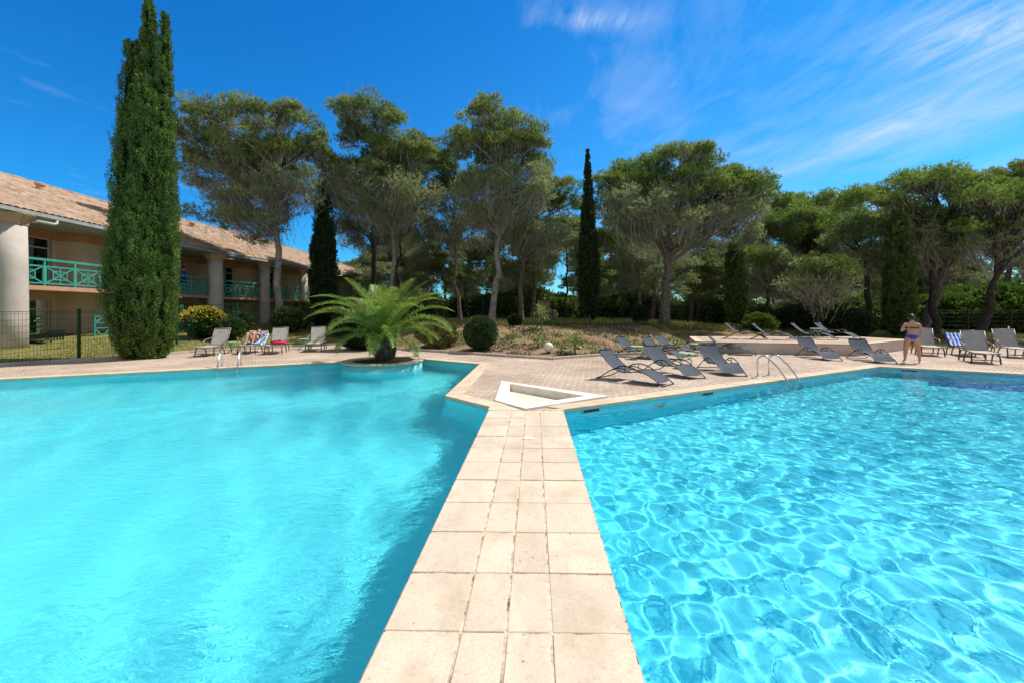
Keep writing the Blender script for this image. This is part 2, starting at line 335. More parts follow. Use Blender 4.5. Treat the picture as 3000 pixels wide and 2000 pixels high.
# ------------------------------------------------------------------ mesh helpers
class MB:
    def __init__(s): s.v = []; s.f = []
    def add(s, vs, fs):
        b = len(s.v); s.v += [tuple(p) for p in vs]; s.f += [tuple(i+b for i in q) for q in fs]; return s
    def hexa(s, p):   # 8 points: bottom loop then top loop
        return s.add(p, [(3, 2, 1, 0), (4, 5, 6, 7), (0, 1, 5, 4), (1, 2, 6, 5), (2, 3, 7, 6), (3, 0, 4, 7)])
    def box(s, x0, x1, y0, y1, z0, z1, fn=None):
        p = [(x0, y0, z0), (x1, y0, z0), (x1, y1, z0), (x0, y1, z0), (x0, y0, z1), (x1, y0, z1), (x1, y1, z1), (x0, y1, z1)]
        return s.hexa([fn(*q) for q in p] if fn else p)
    def prism(s, poly, z0, z1):
        n = len(poly)
        return s.add([(x, y, z0) for x, y in poly]+[(x, y, z1) for x, y in poly],
                     [tuple(range(n-1, -1, -1)), tuple(range(n, 2*n))]+[(i, (i+1) % n, n+(i+1) % n, n+i) for i in range(n)])
    def bar(s, a, b, w, h=None, up=(0, 0, 1)):
        a, b = Vector(a), Vector(b); h = h or w; d = (b-a).normalized(); u = Vector(up)
        if abs(d.dot(u)) > .95: u = Vector((1, 0, 0))
        sd = d.cross(u).normalized(); u = sd.cross(d)
        q = [(-1, -1), (1, -1), (1, 1), (-1, 1)]
        return s.hexa([a+sd*i*w/2+u*j*h/2 for i, j in q]+[b+sd*i*w/2+u*j*h/2 for i, j in q])
    def tube(s, pts, r, n=8, cap=True):
        pts = [Vector(p) for p in pts]; m = len(pts)
        if isinstance(r, (int, float)): r = [r]*m
        prev = None; vs = []
        for i, p in enumerate(pts):
            d = (pts[min(i+1, m-1)]-pts[max(i-1, 0)]).normalized()
            if prev is None: u = d.orthogonal().normalized()
            else: u = (prev-d*prev.dot(d)).normalized()
            prev = u; w = d.cross(u)
            vs += [p+(u*math.cos(k*2*PI/n)+w*math.sin(k*2*PI/n))*r[i] for k in range(n)]
        fs = [(i*n+k, i*n+(k+1) % n, (i+1)*n+(k+1) % n, (i+1)*n+k) for i in range(m-1) for k in range(n)]
        if cap: fs += [tuple(range(n-1, -1, -1)), tuple(range((m-1)*n, m*n))]
        return s.add(vs, fs)
    def lathe(s, prof, n=24, c=(0, 0)):
        vs = [(c[0]+r*math.cos(k*2*PI/n), c[1]+r*math.sin(k*2*PI/n), z) for r, z in prof for k in range(n)]
        m = len(prof)
        fs = [(i*n+k, i*n+(k+1) % n, (i+1)*n+(k+1) % n, (i+1)*n+k) for i in range(m-1) for k in range(n)]
        fs += [tuple(range(n-1, -1, -1)), tuple(range((m-1)*n, m*n))]
        return s.add(vs, fs)
    def strip(s, a, b):   # sheet between two polylines
        n = len(a)
        return s.add(list(a)+list(b), [(i, i+1, n+i+1, n+i) for i in range(n-1)])

def link(name, me, parent=None, smooth=False):
    o = bpy.data.objects.new(name, me); COL.objects.link(o)
    if parent is not None: o.parent = parent
    if smooth and len(me.polygons): me.polygons.foreach_set('use_smooth', np.ones(len(me.polygons), bool))
    return o
def obj(name, mb, mat, parent=None, smooth=False, bevel=0):
    me = bpy.data.meshes.new(name); me.from_pydata(mb.v, [], mb.f)
    bm = bmesh.new(); bm.from_mesh(me)
    if bevel:
        bmesh.ops.bevel(bm, geom=bm.edges[:], offset=bevel, segments=1, affect='EDGES', clamp_overlap=True)
    bmesh.ops.recalc_face_normals(bm, faces=bm.faces); bm.to_mesh(me); bm.free()
    me.materials.append(M[mat] if isinstance(mat, str) else mat)
    return link(name, me, parent, smooth)
def nmesh(name, V, Fc, mat, parent=None, smooth=False):
    me = bpy.data.meshes.new(name); V = np.asarray(V, 'f'); Fc = np.asarray(Fc, 'i'); k = Fc.shape[1]
    me.vertices.add(len(V)); me.vertices.foreach_set('co', V.ravel())
    me.loops.add(Fc.size); me.loops.foreach_set('vertex_index', Fc.ravel())
    me.polygons.add(len(Fc)); me.polygons.foreach_set('loop_start', np.arange(0, Fc.size, k, dtype='i'))
    me.update(calc_edges=True); me.materials.append(M[mat] if isinstance(mat, str) else mat)
    return link(name, me, parent, smooth)
def tag(o, label=None, cat=None, group=None, kind=None):
    if label: o['label'] = label
    if cat: o['category'] = cat
    if group: o['group'] = group
    if kind: o['kind'] = kind
    return o
def thing(name, label, cat, loc=(0, 0, 0), rz=0, group=None):
    o = bpy.data.objects.new(name, None); COL.objects.link(o); o.empty_display_size = .3
    o.location = loc; o.rotation_euler = (0, 0, rz)
    return tag(o, label, cat, group)
CH = {}
def kids(o): return [c for c in bpy.data.objects if c.parent is o]
def dup(o, label=None, loc=None, rz=None, parent=None, scale=None):
    c = o.copy(); COL.objects.link(c)
    if parent is not None: c.parent = parent
    for ch in kids(o): dup(ch, parent=c)
    if label: c['label'] = label
    if loc is not None: c.location = loc
    if rz is not None: c.rotation_euler = (0, 0, rz)
    if scale: c.scale = (scale,)*3
    return c

def G(px, py, z=0.):
    Y = (H-z)*F/(py-918); return ((px-1500)*Y/F, Y)
def PX(px, Y): return (px-1500)*Y/F
def PZ(py, Y): return H+(918-py)*Y/F

# ------------------------------------------------------------------ ground layout
LP = [(-.39, 7.03), (-1.33, 7.96), (-1.04, 13.0), (-3.6, 14.62), (-5.69, 13.56), (-12.8, 9.98), (-16.4, 8.17), (-12.6, -7), (-1.18, -7)]
RP = [(.88, 6.83), (.10, -7), (19, -7), (22.6, 5.5), (11.39, 12.34)]
DECK = [(-23, 2.8), (-16.1, 12.5), (-14.3, 15.04), (-13.5, 16.7), (-10.8, 19.65), (-9.2, 20.9), (-6.5, 18.9), (-2.7, 16.7), (1.44, 14.26),
        (3.77, 15.65), (8.3, 16.75), (13.5, 15.5), (18.1, 18.2), (24, 18.9), (36, 18.9), (36, -9), (-23, -9)]
PAD_IN = [(-.06, 7.52), (.245, 7.08), (1.43, 7.83), (-.045, 9.2)]
PAD_OUT = [(-.322, 7.45), (.233, 6.78), (1.89, 7.83), (-.254, 9.6)]
curbX = np.array([-60, -23, -16.1, -14.3, -13.5, -10.8, -9.2, -6.5, -2.7, 1.44, 3.77, 8.3, 9, 18.1, 24, 60])
curbY = np.array([2, 2.8, 12.5, 15.04, 16.7, 19.65, 20.9, 18.9, 16.7, 14.26, 15.65, 16.75, 20, 19.5, 18.9, 18.9])
def sst(a, b, x): t = np.clip((x-a)/(b-a), 0, 1); return t*t*(3-2*t)
def ter(x, y):
    x = np.asarray(x, float); y = np.asarray(y, float)
    d = y-np.interp(x, curbX, curbY)
    zM = .92*sst(-.4, 7.5, d)+.05*np.sin(x*1.3)*np.sin(y*.9)*sst(0, 3, d)
    zL = np.clip(.055*(d-1), 0, .8); zR = np.clip(.012*d, 0, .3)
    zR = np.where((x > 8.3) & (d > 0), np.maximum(zR, .42*(1-sst(15, 19, x))), zR)
    wl = sst(-12, -5, x); wr = sst(10, 17, x)
    z = zL*(1-wl)+zM*wl; z = z*(1-wr)+zR*wr
    return np.where(d < 0, -.035, z+.02*sst(0, .5, d)-.015)
def tz(x, y): return float(ter(x, y))
def inpoly(X, Y, poly):
    r = np.zeros(X.shape, bool); n = len(poly)
    for i in range(n):
        x0, y0 = poly[i]; x1, y1 = poly[(i+1) % n]
        c = (y0 > Y) != (y1 > Y)
        with np.errstate(divide='ignore', invalid='ignore'):
            r ^= c & (X < (x1-x0)*(Y-y0)/(y1-y0+1e-12)+x0)
    return r
def pdist(X, Y, poly):
    d = np.full(X.shape, 1e9); n = len(poly)
    for i in range(n):
        a = np.array(poly[i]); b = np.array(poly[(i+1) % n]); e = b-a
        t = np.clip(((X-a[0])*e[0]+(Y-a[1])*e[1])/(e@e), 0, 1)
        d = np.minimum(d, np.hypot(X-a[0]-t*e[0], Y-a[1]-t*e[1]))
    return d
def build_ground():
    gx = np.unique(np.concatenate([np.arange(-24, 30, .4), np.arange(-60, 90, 3), np.linspace(-700, 700, 30)]))
    gy = np.unique(np.concatenate([np.arange(-10, 42, .4), np.arange(-30, 120, 3), np.linspace(-300, 1200, 30)]))
    X, Y = np.meshgrid(gx, gy); Z = ter(X, Y)
    Z = Z+.03*(rng.random(Z.shape)-.5)*(Z > .02)
    for p in (LP, RP): Z = np.where(inpoly(X, Y, p) | (pdist(X, Y, p) < .45), -3., Z)
    Z = np.where(inpoly(X, Y, PAD_OUT) | (pdist(X, Y, PAD_OUT) < .4), -3., Z)
    nx, ny = len(gx), len(gy); idx = np.arange(nx*ny).reshape(ny, nx)
    q = np.stack([idx[:-1, :-1], idx[:-1, 1:], idx[1:, 1:], idx[1:, :-1]], -1).reshape(-1, 4)
    o = nmesh('ground', np.stack([X, Y, Z], -1).reshape(-1, 3), q, 'ground', None, True); tag(o, kind='structure')
build_ground()

def build_deck():
    bm = bmesh.new()
    for poly in (DECK, LP, RP, PAD_IN):
        vs = [bm.verts.new((x, y, 0)) for x, y in poly]
        for i in range(len(vs)): bm.edges.new((vs[i], vs[(i+1) % len(vs)]))
    bmesh.ops.triangle_fill(bm, edges=bm.edges[:], use_beauty=True, normal=(0, 0, 1))
    me = bpy.data.meshes.new('paving'); bmesh.ops.recalc_face_normals(bm, faces=bm.faces)
    if bm.faces and bm.faces[0].normal.z < 0: bmesh.ops.reverse_faces(bm, faces=bm.faces)
    # drop any face that fell inside a pool
    bad = []
    for f in bm.faces:
        c = f.calc_center_median(); X, Y = np.array([c.x]), np.array([c.y])
        if inpoly(X, Y, LP)[0] or inpoly(X, Y, RP)[0] or inpoly(X, Y, PAD_IN)[0]: bad.append(f)
    bmesh.ops.delete(bm, geom=bad, context='FACES')
    bm.to_mesh(me); bm.free(); me.materials.append(M['paving'])
    tag(link('paving', me), kind='structure')
build_deck()

WL = -.07
def signed(poly):
    return sum(poly[i][0]*poly[(i+1) % len(poly)][1]-poly[(i+1) % len(poly)][0]*poly[i][1] for i in range(len(poly)))
def offset(poly, d):    # outward by d
    if signed(poly) < 0: poly = poly[::-1]
    n = len(poly); out = []
    for i in range(n):
        p0, p1, p2 = Vector(poly[i-1]), Vector(poly[i]), Vector(poly[(i+1) % n])
        a = (p1-p0).normalized(); b = (p2-p1).normalized()
        na = Vector((a.y, -a.x)); nb = Vector((b.y, -b.x)); m = (na+nb); m = m/max(.25, m.length_squared)*2
        out.append(tuple(p1+m*d))
    return poly, out
def build_pool(poly, depth, mat, nm):
    mb = MB(); n = len(poly)
    mb.add([(x, y, -.002) for x, y in poly]+[(x, y, -depth) for x, y in poly],
           [(i, (i+1) % n, n+(i+1) % n, n+i) for i in range(n)]+[tuple(range(n, 2*n))])
    o = obj(nm, mb, mat)
    o.cycles.is_caustics_receiver = True; tag(o, kind='structure')
    return o
build_pool(LP, 1.35, 'mosaic_l', 'pool_basin'); build_pool(RP, 1.3, 'mosaic_r', 'pool_basin')
# dark blue sheet on the right pool floor: painted shade along the far wall
def floor_shade():
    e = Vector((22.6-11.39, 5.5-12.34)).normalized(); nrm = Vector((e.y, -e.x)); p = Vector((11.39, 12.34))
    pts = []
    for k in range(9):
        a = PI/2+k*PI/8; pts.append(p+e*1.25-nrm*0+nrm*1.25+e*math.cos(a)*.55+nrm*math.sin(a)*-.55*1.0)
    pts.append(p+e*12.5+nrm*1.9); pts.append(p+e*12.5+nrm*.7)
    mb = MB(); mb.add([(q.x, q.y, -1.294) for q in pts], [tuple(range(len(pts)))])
    o = obj('pool_floor_shade', mb, 'mosaic_shade'); o.cycles.is_caustics_receiver = True; tag(o, kind='structure')
floor_shade()

def water(poly, step, waves, nm, mat='water'):
    xs = [p[0] for p in poly]; ys = [p[1] for p in poly]
    x = np.arange(min(xs)-.1, max(xs)+.15, step); y = np.arange(-2.2, max(ys)+.15, step)
    X, Y = np.meshgrid(x, y); Z = waves(X, Y)+WL
    keep = inpoly(X, Y, poly) | (pdist(X, Y, poly) < .1)
    idx = np.arange(X.size).reshape(X.shape)
    ok = keep[:-1, :-1] & keep[:-1, 1:] & keep[1:, 1:] & keep[1:, :-1]
    q = np.stack([idx[:-1, :-1], idx[:-1, 1:], idx[1:, 1:], idx[1:, :-1]], -1)[ok]
    u, inv = np.unique(q, return_inverse=True)
    V = np.stack([X, Y, Z], -1).reshape(-1, 3)[u]
    o = nmesh(nm, V, inv.reshape(-1, 4), mat, None, True)
    o.cycles.is_caustics_caster = True; tag(o, kind='structure')
def mkwaves(seed, n, lo, hi, amp, pw, dirc, spread, patch=.5):
    r = np.random.default_rng(seed); ps = []
    for i in range(n):
        L = 10**r.uniform(math.log10(lo), math.log10(hi)); th = dirc+r.normal()*spread
        ps.append((2*PI/L, th, amp*L**pw*r.uniform(.6, 1.4), r.uniform(0, 7), r.uniform(-.4, .4)))
    def f(X, Y):
        Z = np.zeros_like(X)
        wx = X+.12*np.sin(Y*.9+1)+.05*np.sin(Y*2.7+X); wy = Y+.12*np.sin(X*.8+2)+.05*np.sin(X*2.3-Y)
        en = 1+patch*(np.sin(X*.55+1.3*np.sin(Y*.4))*np.sin(Y*.6+.9*np.sin(X*.33)))
        for k, th, a, ph, c in ps:
            Z += a*np.sin(k*(wx*math.cos(th)+wy*math.sin(th))+ph+c*np.sin(.9*wx+.7*wy))
        return Z*en
    return f
wr = mkwaves(3, 90, .1, .40, .0028, 1.42, .8, 1.2, .3)
def wr2(X, Y):
    Z = wr(X, Y)
    for cx, cy, a in ((3.4, 5.2, .0011), (7.5, 8.4, .001)):
        r = np.hypot(X-cx, Y-cy); Z = Z+a*np.sin(r*2*PI/.17)*np.exp(-((r-.7)/.5)**2)
    return Z
water(RP, .03, wr2, 'pool_water')
wa_ = mkwaves(5, 70, .2, 1.1, .0021, 1.4, .6, .9, .8); wb_ = mkwaves(6, 60, .10, .26, .0011, 1.0, .6, .9, .8)
def wl_(X, Y): return wa_(X, Y)+wb_(X, Y)
water(LP, .03, wl_, 'pool_water', 'water_l')

# coping stones and the slab walkway between the pools
def coping(poly, skip, w=.33, nm='pool_coping'):
    poly, out = offset(poly, w); n = len(poly); _, inn = offset(poly, -.015); mb = MB()
    for i in range(n):
        j = (i+1) % n
        if skip(poly[i], poly[j]): continue
        a, b, c, d = Vector(inn[i]), Vector(inn[j]), Vector(out[j]), Vector(out[i])
        L = (b-a).length; k = max(1, round(L/.5)); g = .004/L
        for q in range(k):
            t0 = q/k+g; t1 = (q+1)/k-g; hz = .018+random.uniform(-.002, .002)
            p = [a.lerp(b, t0), a.lerp(b, t1), d.lerp(c, t1), d.lerp(c, t0)]
            mb.hexa([(v.x, v.y, -.045) for v in p]+[(v.x, v.y, hz) for v in p])
    return obj(nm, mb, 'coping', bevel=.006)
pier = lambda a, b: (abs(a[0]) < 1.3 and abs(b[0]) < 1.3 and min(a[1], b[1]) < -5)
far_ = lambda a, b: pier(a, b) or (min(a[1], b[1]) < -5)
tag(coping(LP, far_), kind='structure'); tag(coping(RP, far_), kind='structure')
def walkway():
    mb = MB(); s = .0566
    def XL(y): return -.39+s*(y-7.03)+.012
    def XR(y): return .88+s*(y-6.83)-.012
    fr = [0, .316, .5, .684, 1]; y1 = 6.72; y = y1; k = 0
    while y > -3:
        y0 = y-.468
        for i in range(4):
            g = .005+random.uniform(0, .005)
            a = fr[i]; b = fr[i+1]
            if i in (1, 2): g2 = .008
            pts = []
            for (t, yy, sx, sy) in ((a, y0, g, g), (b, y0, -g, g), (b, y, -g, -g), (a, y, g, -g)):
                jx = random.uniform(-.0025, .0025)
                x = XL(yy)+(XR(yy)-XL(yy))*t+((.0075 if sx > 0 else -.0075) if 0 < t < 1 else 0)+jx*(0 < t < 1)
                pts.append((x, yy+sy*.8+.022*(.5-t)+random.uniform(-.002, .002)))
            hz = .018+random.uniform(-.0025, .0025)
            mb.hexa([(px, py, -.05) for px, py in pts]+[(px, py, hz) for px, py in pts])
        y = y0; k += 1
    o = obj('walkway', mb, 'slab', bevel=.0035); tag(o, kind='structure')
    m2 = MB(); m2.add([(XL(-3)+.01, -3, .0125), (XR(-3)-.01, -3, .0125), (XR(y1)-.01, y1+.05, .0125), (XL(y1)+.01, y1+.05, .0125)], [(0, 1, 2, 3)])
    obj('joint_bed', m2, 'mortar', o)
    # triangle of slabs filling between walkway and paddling basin
    m3 = MB()
    for pts in ([(-.39, 7.03), (-.41, 6.78), (.2, 6.74), (-.33, 7.4)], [(.2, 6.74), (.87, 6.76), (.92, 6.87), (.27, 6.76)]):
        m3.hexa([(a, b, -.02) for a, b in pts]+[(a, b, .0165) for a, b in pts])
    obj('edge_slab', m3, 'slab', o)
walkway()
def plate():
    t = thing('drain_cover', 'small pale plastic drain cover set in the slab walkway between the pools', 'drain cover', (*G(1547, 1286), .02))
    mb = MB(); mb.box(-.062, .062, -.055, .055, 0, .006); obj('plate', mb, 'white', t, bevel=.002)
    mb = MB()
    for x in (-.04, .04): mb = MB(); mb.lathe([(.006, .0065), (.005, .009)], 8, (x, 0)); obj('screw', mb, 'grey_plastic', t)
plate()
def paddling():
    t = thing('paddling_basin', 'small empty wedge-shaped paddling basin with white concrete rim', 'paddling pool', (0, 0, 0))
    mb = MB(); n = 4; zt = .038
    V = [(x, y, 0.001) for x, y in PAD_OUT]+[(x, y, zt) for x, y in PAD_OUT]+[(x, y, zt) for x, y in PAD_IN]+[(x, y, -.13) for x, y in PAD_IN]
    Fs = []
    for i in range(4):
        j = (i+1) % 4
        Fs += [(i, j, 4+j, 4+i), (4+i, 4+j, 8+j, 8+i), (8+i, 8+j, 12+j, 12+i)]
    mb.add(V, Fs); obj('rim', mb, 'basin', t)
    mb = MB(); mb.add([(x, y, -.12) for x, y in PAD_IN], [(0, 1, 2, 3)]); obj('floor', mb, 'basin_floor', t)
paddling()

def kerb():
    pts = [(-23, 2.8), (-16.1, 12.5), (-14.3, 15.04), (-13.5, 16.7), (-10.8, 19.65), (-9.2, 20.9), (-6.5, 18.9), (-2.7, 16.7), (1.44, 14.26), (3.77, 15.65), (8.3, 16.75)]
    mb = MB()
    for a, b in zip(pts, pts[1:]):
        L = math.dist(a, b); k = max(1, round(L/1.0))
        for i in range(k):
            p = Vector(a).lerp(Vector(b), i/k+.003); q = Vector(a).lerp(Vector(b), (i+1)/k-.003)
            mb.bar((p.x, p.y, .03), (q.x, q.y, .03), .1, .14)
    tag(obj('kerb', mb, 'wallw', bevel=.01), kind='structure')
kerb()
def terrace():
    t = thing('sun_terrace', 'low raised sun terrace with pale rendered retaining wall at the right', 'terrace')
    poly = [(7.9, 17.1), (8.3, 16.76), (13.5, 15.5), (18.1, 18.2), (17.6, 20.4), (9.2, 20.6)]
    mb = MB(); mb.prism(poly, -.02, .42); obj('retaining_wall', mb, 'wallw', t, bevel=.01)
    p, o = offset(poly, -.28)
    ii = offset(poly, 0.03)[1]
    mb = MB(); n = len(poly)
    mb.prism(ii, .423, .46); obj('coping', mb, 'coping', t, bevel=.008)
    mb = MB(); mb.add([(x, y, .4635) for x, y in o], [tuple(range(n))]); obj('terrace_paving', mb, 'paving', t)
terrace()

# ------------------------------------------------------------------ ladders, pool fittings
def ladder(base, edge_dir, pool_n, label):
    e = Vector(edge_dir).normalized(); nn = Vector(pool_n).normalized()
    t = thing('pool_ladder', label, 'pool ladder', (base[0], base[1], 0), math.atan2(nn.y, nn.x))
    for s in (-.25, .25):
        pts = [(-.62, s, 0), (-.62, s, .4)]+[(-.62+.17*(1-math.cos(a)), s, .4+.16*math.sin(a)) for a in np.linspace(.3, PI*.62, 8)]
        pts += [(-.12, s, .30), (.1, s, .0), (.17, s, -.12), (.19, s, -.3), (.19, s, -.95)]
        mb = MB(); mb.tube(pts, .021, 10); obj('rail', mb, 'chrome', t, True)
        mb = MB(); mb.lathe([(.05, .001), (.05, .012), (.03, .02)], 16, (-.62, s)); obj('base_flange', mb, 'chrome', t)
    for z in (-.2, -.5, -.8):
        mb = MB(); mb.box(.15, .23, -.25, .25, z-.012, z+.012); obj('step', mb, 'chrome', t, bevel=.004)
ladder((-8.62, 12.09), (.893, .45), (.45, -.893), 'steel pool ladder at the left pool, in front of the sunbather')
ladder((6.95, 10.01), (.886, .464), (.464, -.886), 'steel pool ladder with tall curved handrails at the right pool')
def skimmer(px, py, label, L=.35):
    x, y = G(px, py, .0); e = Vector((.886, .464))
    a = Vector((.88, 6.83)); b = Vector((11.39, 12.34))
    if px < 2570: p = a+e*((Vector((x, y))-a).dot(e)); nn = Vector((.464, -.886))
    else:
        a = Vector((11.39, 12.34)); e = (Vector((22.6, 5.5))-a).normalized(); p = a+e*((Vector((x, y))-a).dot(e)); nn = Vector((e.y, -e.x))
    t = thing('skimmer', label, 'pool skimmer', (p.x, p.y, -.12), math.atan2(e.y, e.x), 'skimmer openings in the right pool wall')
    s = -1
    mb = MB(); mb.box(-L/2, L/2, -.012, -.004, -.07, .06); obj('opening', mb, 'black_cloth', t)
    mb = MB()
    for q in ((-L/2-.02, -L/2, -.09, .08), (L/2, L/2+.02, -.09, .08), (-L/2, L/2, -.09, -.07)):
        mb.box(q[0], q[1], -.02, -.002, q[2], q[3])
    obj('frame', mb, 'grey_plastic', t)
skimmer(1765, 1200, 'dark skimmer slot in the pool wall closest to the walkway')
skimmer(2110, 1150, 'dark skimmer slot in the pool wall between the walkway and the right ladder')
skimmer(2690, 1088, 'dark skimmer slot in the far pool wall by the standing bather')
def pool_light():
    p = Vector((.88, 6.83))+Vector((.886, .464))*2.35
    t = thing('pool_light', 'round underwater lamp with pale ring in the right pool wall', 'pool light', (p.x, p.y, -.45), math.atan2(.464, .886))
    ring = [(.14*math.cos(a), -.02, .14*math.sin(a)) for a in np.linspace(0, 2*PI, 25)]
    mb = MB(); mb.tube(ring, .018, 6); obj('ring', mb, 'white', t, True)
    mb = MB(); mb.add([(0, -.03, 0)]+[(.12*math.cos(a), -.012, .12*math.sin(a)) for a in np.linspace(0, 2*PI, 17)[:-1]], [(0, 1+i, 1+(i+1) % 16) for i in range(16)]); obj('lens', mb, 'grey_plastic', t)
pool_light()

# ------------------------------------------------------------------ vegetation
def unit(v): return v/np.maximum(np.linalg.norm(v, axis=-1, keepdims=True), 1e-9)
def blades(P, D, L, W, r=rng):
    n = len(P); sd = unit(np.cross(D, r.normal(size=(n, 3))))
    L = np.broadcast_to(np.asarray(L, float).reshape(-1, 1) if np.ndim(L) else L, (n, 1)); W = np.broadcast_to(np.asarray(W, float).reshape(-1, 1) if np.ndim(W) else W, (n, 1))
    V = np.stack([P-sd*W/2, P+sd*W/2, P+D*L], 1).reshape(-1, 3)
    return V, np.arange(3*n).reshape(-1, 3)
def leaves(P, D, L, W, r=rng):      # diamond leaves
    n = len(P); sd = unit(np.cross(D, r.normal(size=(n, 3)))); L = np.full((n, 1), L)*r.uniform(.7, 1.3, (n, 1)); W = np.full((n, 1), W)
    V = np.stack([P, P+D*L*.5+sd*W/2, P+D*L, P+D*L*.5-sd*W/2], 1).reshape(-1, 3)
    return V, np.arange(4*n).reshape(-1, 4)
class NB:
    def __init__(s): s.V = []; s.F = []; s.n = 0
    def add(s, V, Fc): s.V.append(V); s.F.append(Fc+s.n); s.n += len(V)
    def tube(s, pts, rad, k=6):
        pts = np.asarray(pts, float); rad = np.asarray(rad, float); m = len(pts)
        d = unit(np.gradient(pts, axis=0)); ref = np.array([.31, .77, .2]); u = unit(np.cross(d, ref)); w = np.cross(d, u)
        a = np.arange(k)*2*PI/k
        V = (pts[:, None]+(u[:, None]*np.cos(a)[None, :, None]+w[:, None]*np.sin(a)[None, :, None])*rad[:, None, None]).reshape(-1, 3)
        i = np.arange(m-1)[:, None]*k; j = np.arange(k)[None]; j2 = (j+1) % k
        Fc = np.stack([i+j, i+j2, i+k+j2, i+k+j], -1).reshape(-1, 4); s.add(V, Fc)
    def mesh(s, name, mat, parent=None, smooth=False):
        return nmesh(name, np.concatenate(s.V), np.concatenate(s.F), mat, parent, smooth)
def curve(a, b, r, bow=.15, n=6, sag=None):
    t = np.linspace(0, 1, n)[:, None]; a = np.asarray(a, float); b = np.asarray(b, float); L = np.linalg.norm(b-a)
    off = r.normal(size=3)*L*bow*.5; off[2] += (L*bow if sag is None else sag*L)
    return a*(1-t)+b*t+off*np.sin(PI*t)*1.0+r.normal(size=(n, 3))*L*.012*np.sin(PI*t)

def pine(name, label, base, Y, lobes, trunk_top, tr=.16, group=None, leaf='pine', bark='bark', seed=1, fork=None, dens=1., blade=(.24, .042), tw=1., top_bias=.5, lean=None):
    """lobes: (px, py, rpx, rpy, sparse) as read off at distance Y; base: (px) ; everything is turned into metres round the trunk"""
    r = np.random.default_rng(seed); X0 = PX(base, Y); z0 = tz(X0, Y)
    t = thing(name, label, 'tree', (X0, Y, z0-.05), 0, group); s = Y/F
    C = []; R = []; S = []
    for lb in lobes:
        px, py, rx, ry = lb[:4]; sp = lb[4] if len(lb) > 4 else 0
        c = np.array([(px-1500)*s-X0, r.normal()*rx*s*.35, H+(918-py)*s-z0]); rx *= 1.12; ry *= 1.12; e = np.array([rx*s, rx*s*.85, ry*s])
        n = max(6, int((9 if sp else 9.5)*e[0]*e[2]*dens))
        for _ in range(n):
            d = unit(r.normal(size=3))
            if not sp and d[2] < -.3: d[2] *= -.6
            q = c+d*e*r.uniform(.2, 1.2)**.5; C.append(q); R.append(r.uniform(.4, .7)*min(1.2, .55+e[0]*.25)); S.append(sp)
    C = np.array(C); R = np.array(R); S = np.array(S)
    top = np.array([(trunk_top[0]-1500)*s-X0, 0, H+(918-trunk_top[1])*s-z0])
    wood = NB(); tp = curve((0, 0, 0), top, r, .05, 12, sag=0)
    if lean is not None: tp[:, 0] += lean*np.sin(np.linspace(0, PI, 12))
    rad = tr*np.linspace(1, .3, 12); rad[0] *= 1.35; wood.tube(tp, rad, 9)
    zt = tp[:, 2]; fz = (H+(918-fork)*s-z0) if fork else zt[-1]*.5
    K = max(5, len(C)//9); cen = C[r.choice(len(C), K, replace=False)]
    lab = np.argmin(np.linalg.norm(C[:, None]-cen[None], axis=2), 1)
    for k in range(K):
        idx = np.where(lab == k)[0]
        if not len(idx): continue
        m = C[idx].mean(0)
        az_ = np.clip(m[2]-.55*np.hypot(m[0], m[1])-.4, fz, zt[-1]); az_ = az_+r.uniform(-.3, .3)
        a = np.array([np.interp(az_, zt, tp[:, 0]), np.interp(az_, zt, tp[:, 1]), az_])
        limb = curve(a, m, r, .09, 8); lr = tr*.42*np.linspace(1, .3, 8)*r.uniform(.7, 1.1); wood.tube(limb, lr, 5)
        for i in idx:
            u = r.integers(3, 8); b = curve(limb[u], C[i], r, .1, 5); wood.tube(b, max(.014, lr[u]*.5)*np.linspace(1, .3, 5), 4)
    wood.mesh('trunk', bark, t, True)
    # twigs: fans of bare shoots toward each clump
    P = []; D = []; Ln = []; fkp = np.array([np.interp(fz, zt, tp[:, 0]), 0, fz])
    for c, rr, sp in zip(C, R, S):
        n = int((14+16*sp)*tw); ax = unit(c-fkp-np.array([0, 0, -.4])); ax[2] = max(ax[2], .2); ax = ax/np.linalg.norm(ax); d = unit(r.normal(size=(n, 3))*.38+ax+np.array([0, 0, .1])); ln = r.uniform(.9, 2.3, n)*rr*(1+.5*sp)
        P.append(c-d*(ln*r.uniform(.5, .9, n))[:, None]+r.normal(size=(n, 3))*rr*.42); D.append(d); Ln.append(ln)
    P = np.concatenate(P); D = np.concatenate(D); Ln = np.concatenate(Ln)
    V, Fc = blades(P, D, Ln, .024, r); nmesh('twigs', V, Fc, 'twig', t)
    for layer in (0, 1):
        nb = NB()
        for c, rr, sp in zip(C, R, S):
            if (layer == 1) != (sp > .5 or r.random() < .12): continue
            n = int((70 if not sp else 42)*dens**.3*(rr/.55)**1.5)
            d = unit(r.normal(size=(n, 3))); d[:, 2] = np.where(d[:, 2] < 0, d[:, 2]*.45, d[:, 2])
            q = c+d*rr*(r.uniform(.25, 1, (n, 1))**.6)*np.array([1.15, 1.15, .8])
            k = 7; q = np.repeat(q, k, 0); dd = unit(np.repeat(d, k, 0)*.7+np.array([0, 0, .45])+r.normal(size=(n*k, 3))*.55)
            V, Fc = blades(q, dd, r.uniform(.6, 1.2, n*k)*blade[0], blade[1], r); nb.add(V, Fc)
        if nb.V: nb.mesh('crown' if layer == 0 else 'inner_crown', leaf if layer == 0 else 'pine_grey', t)
    return t

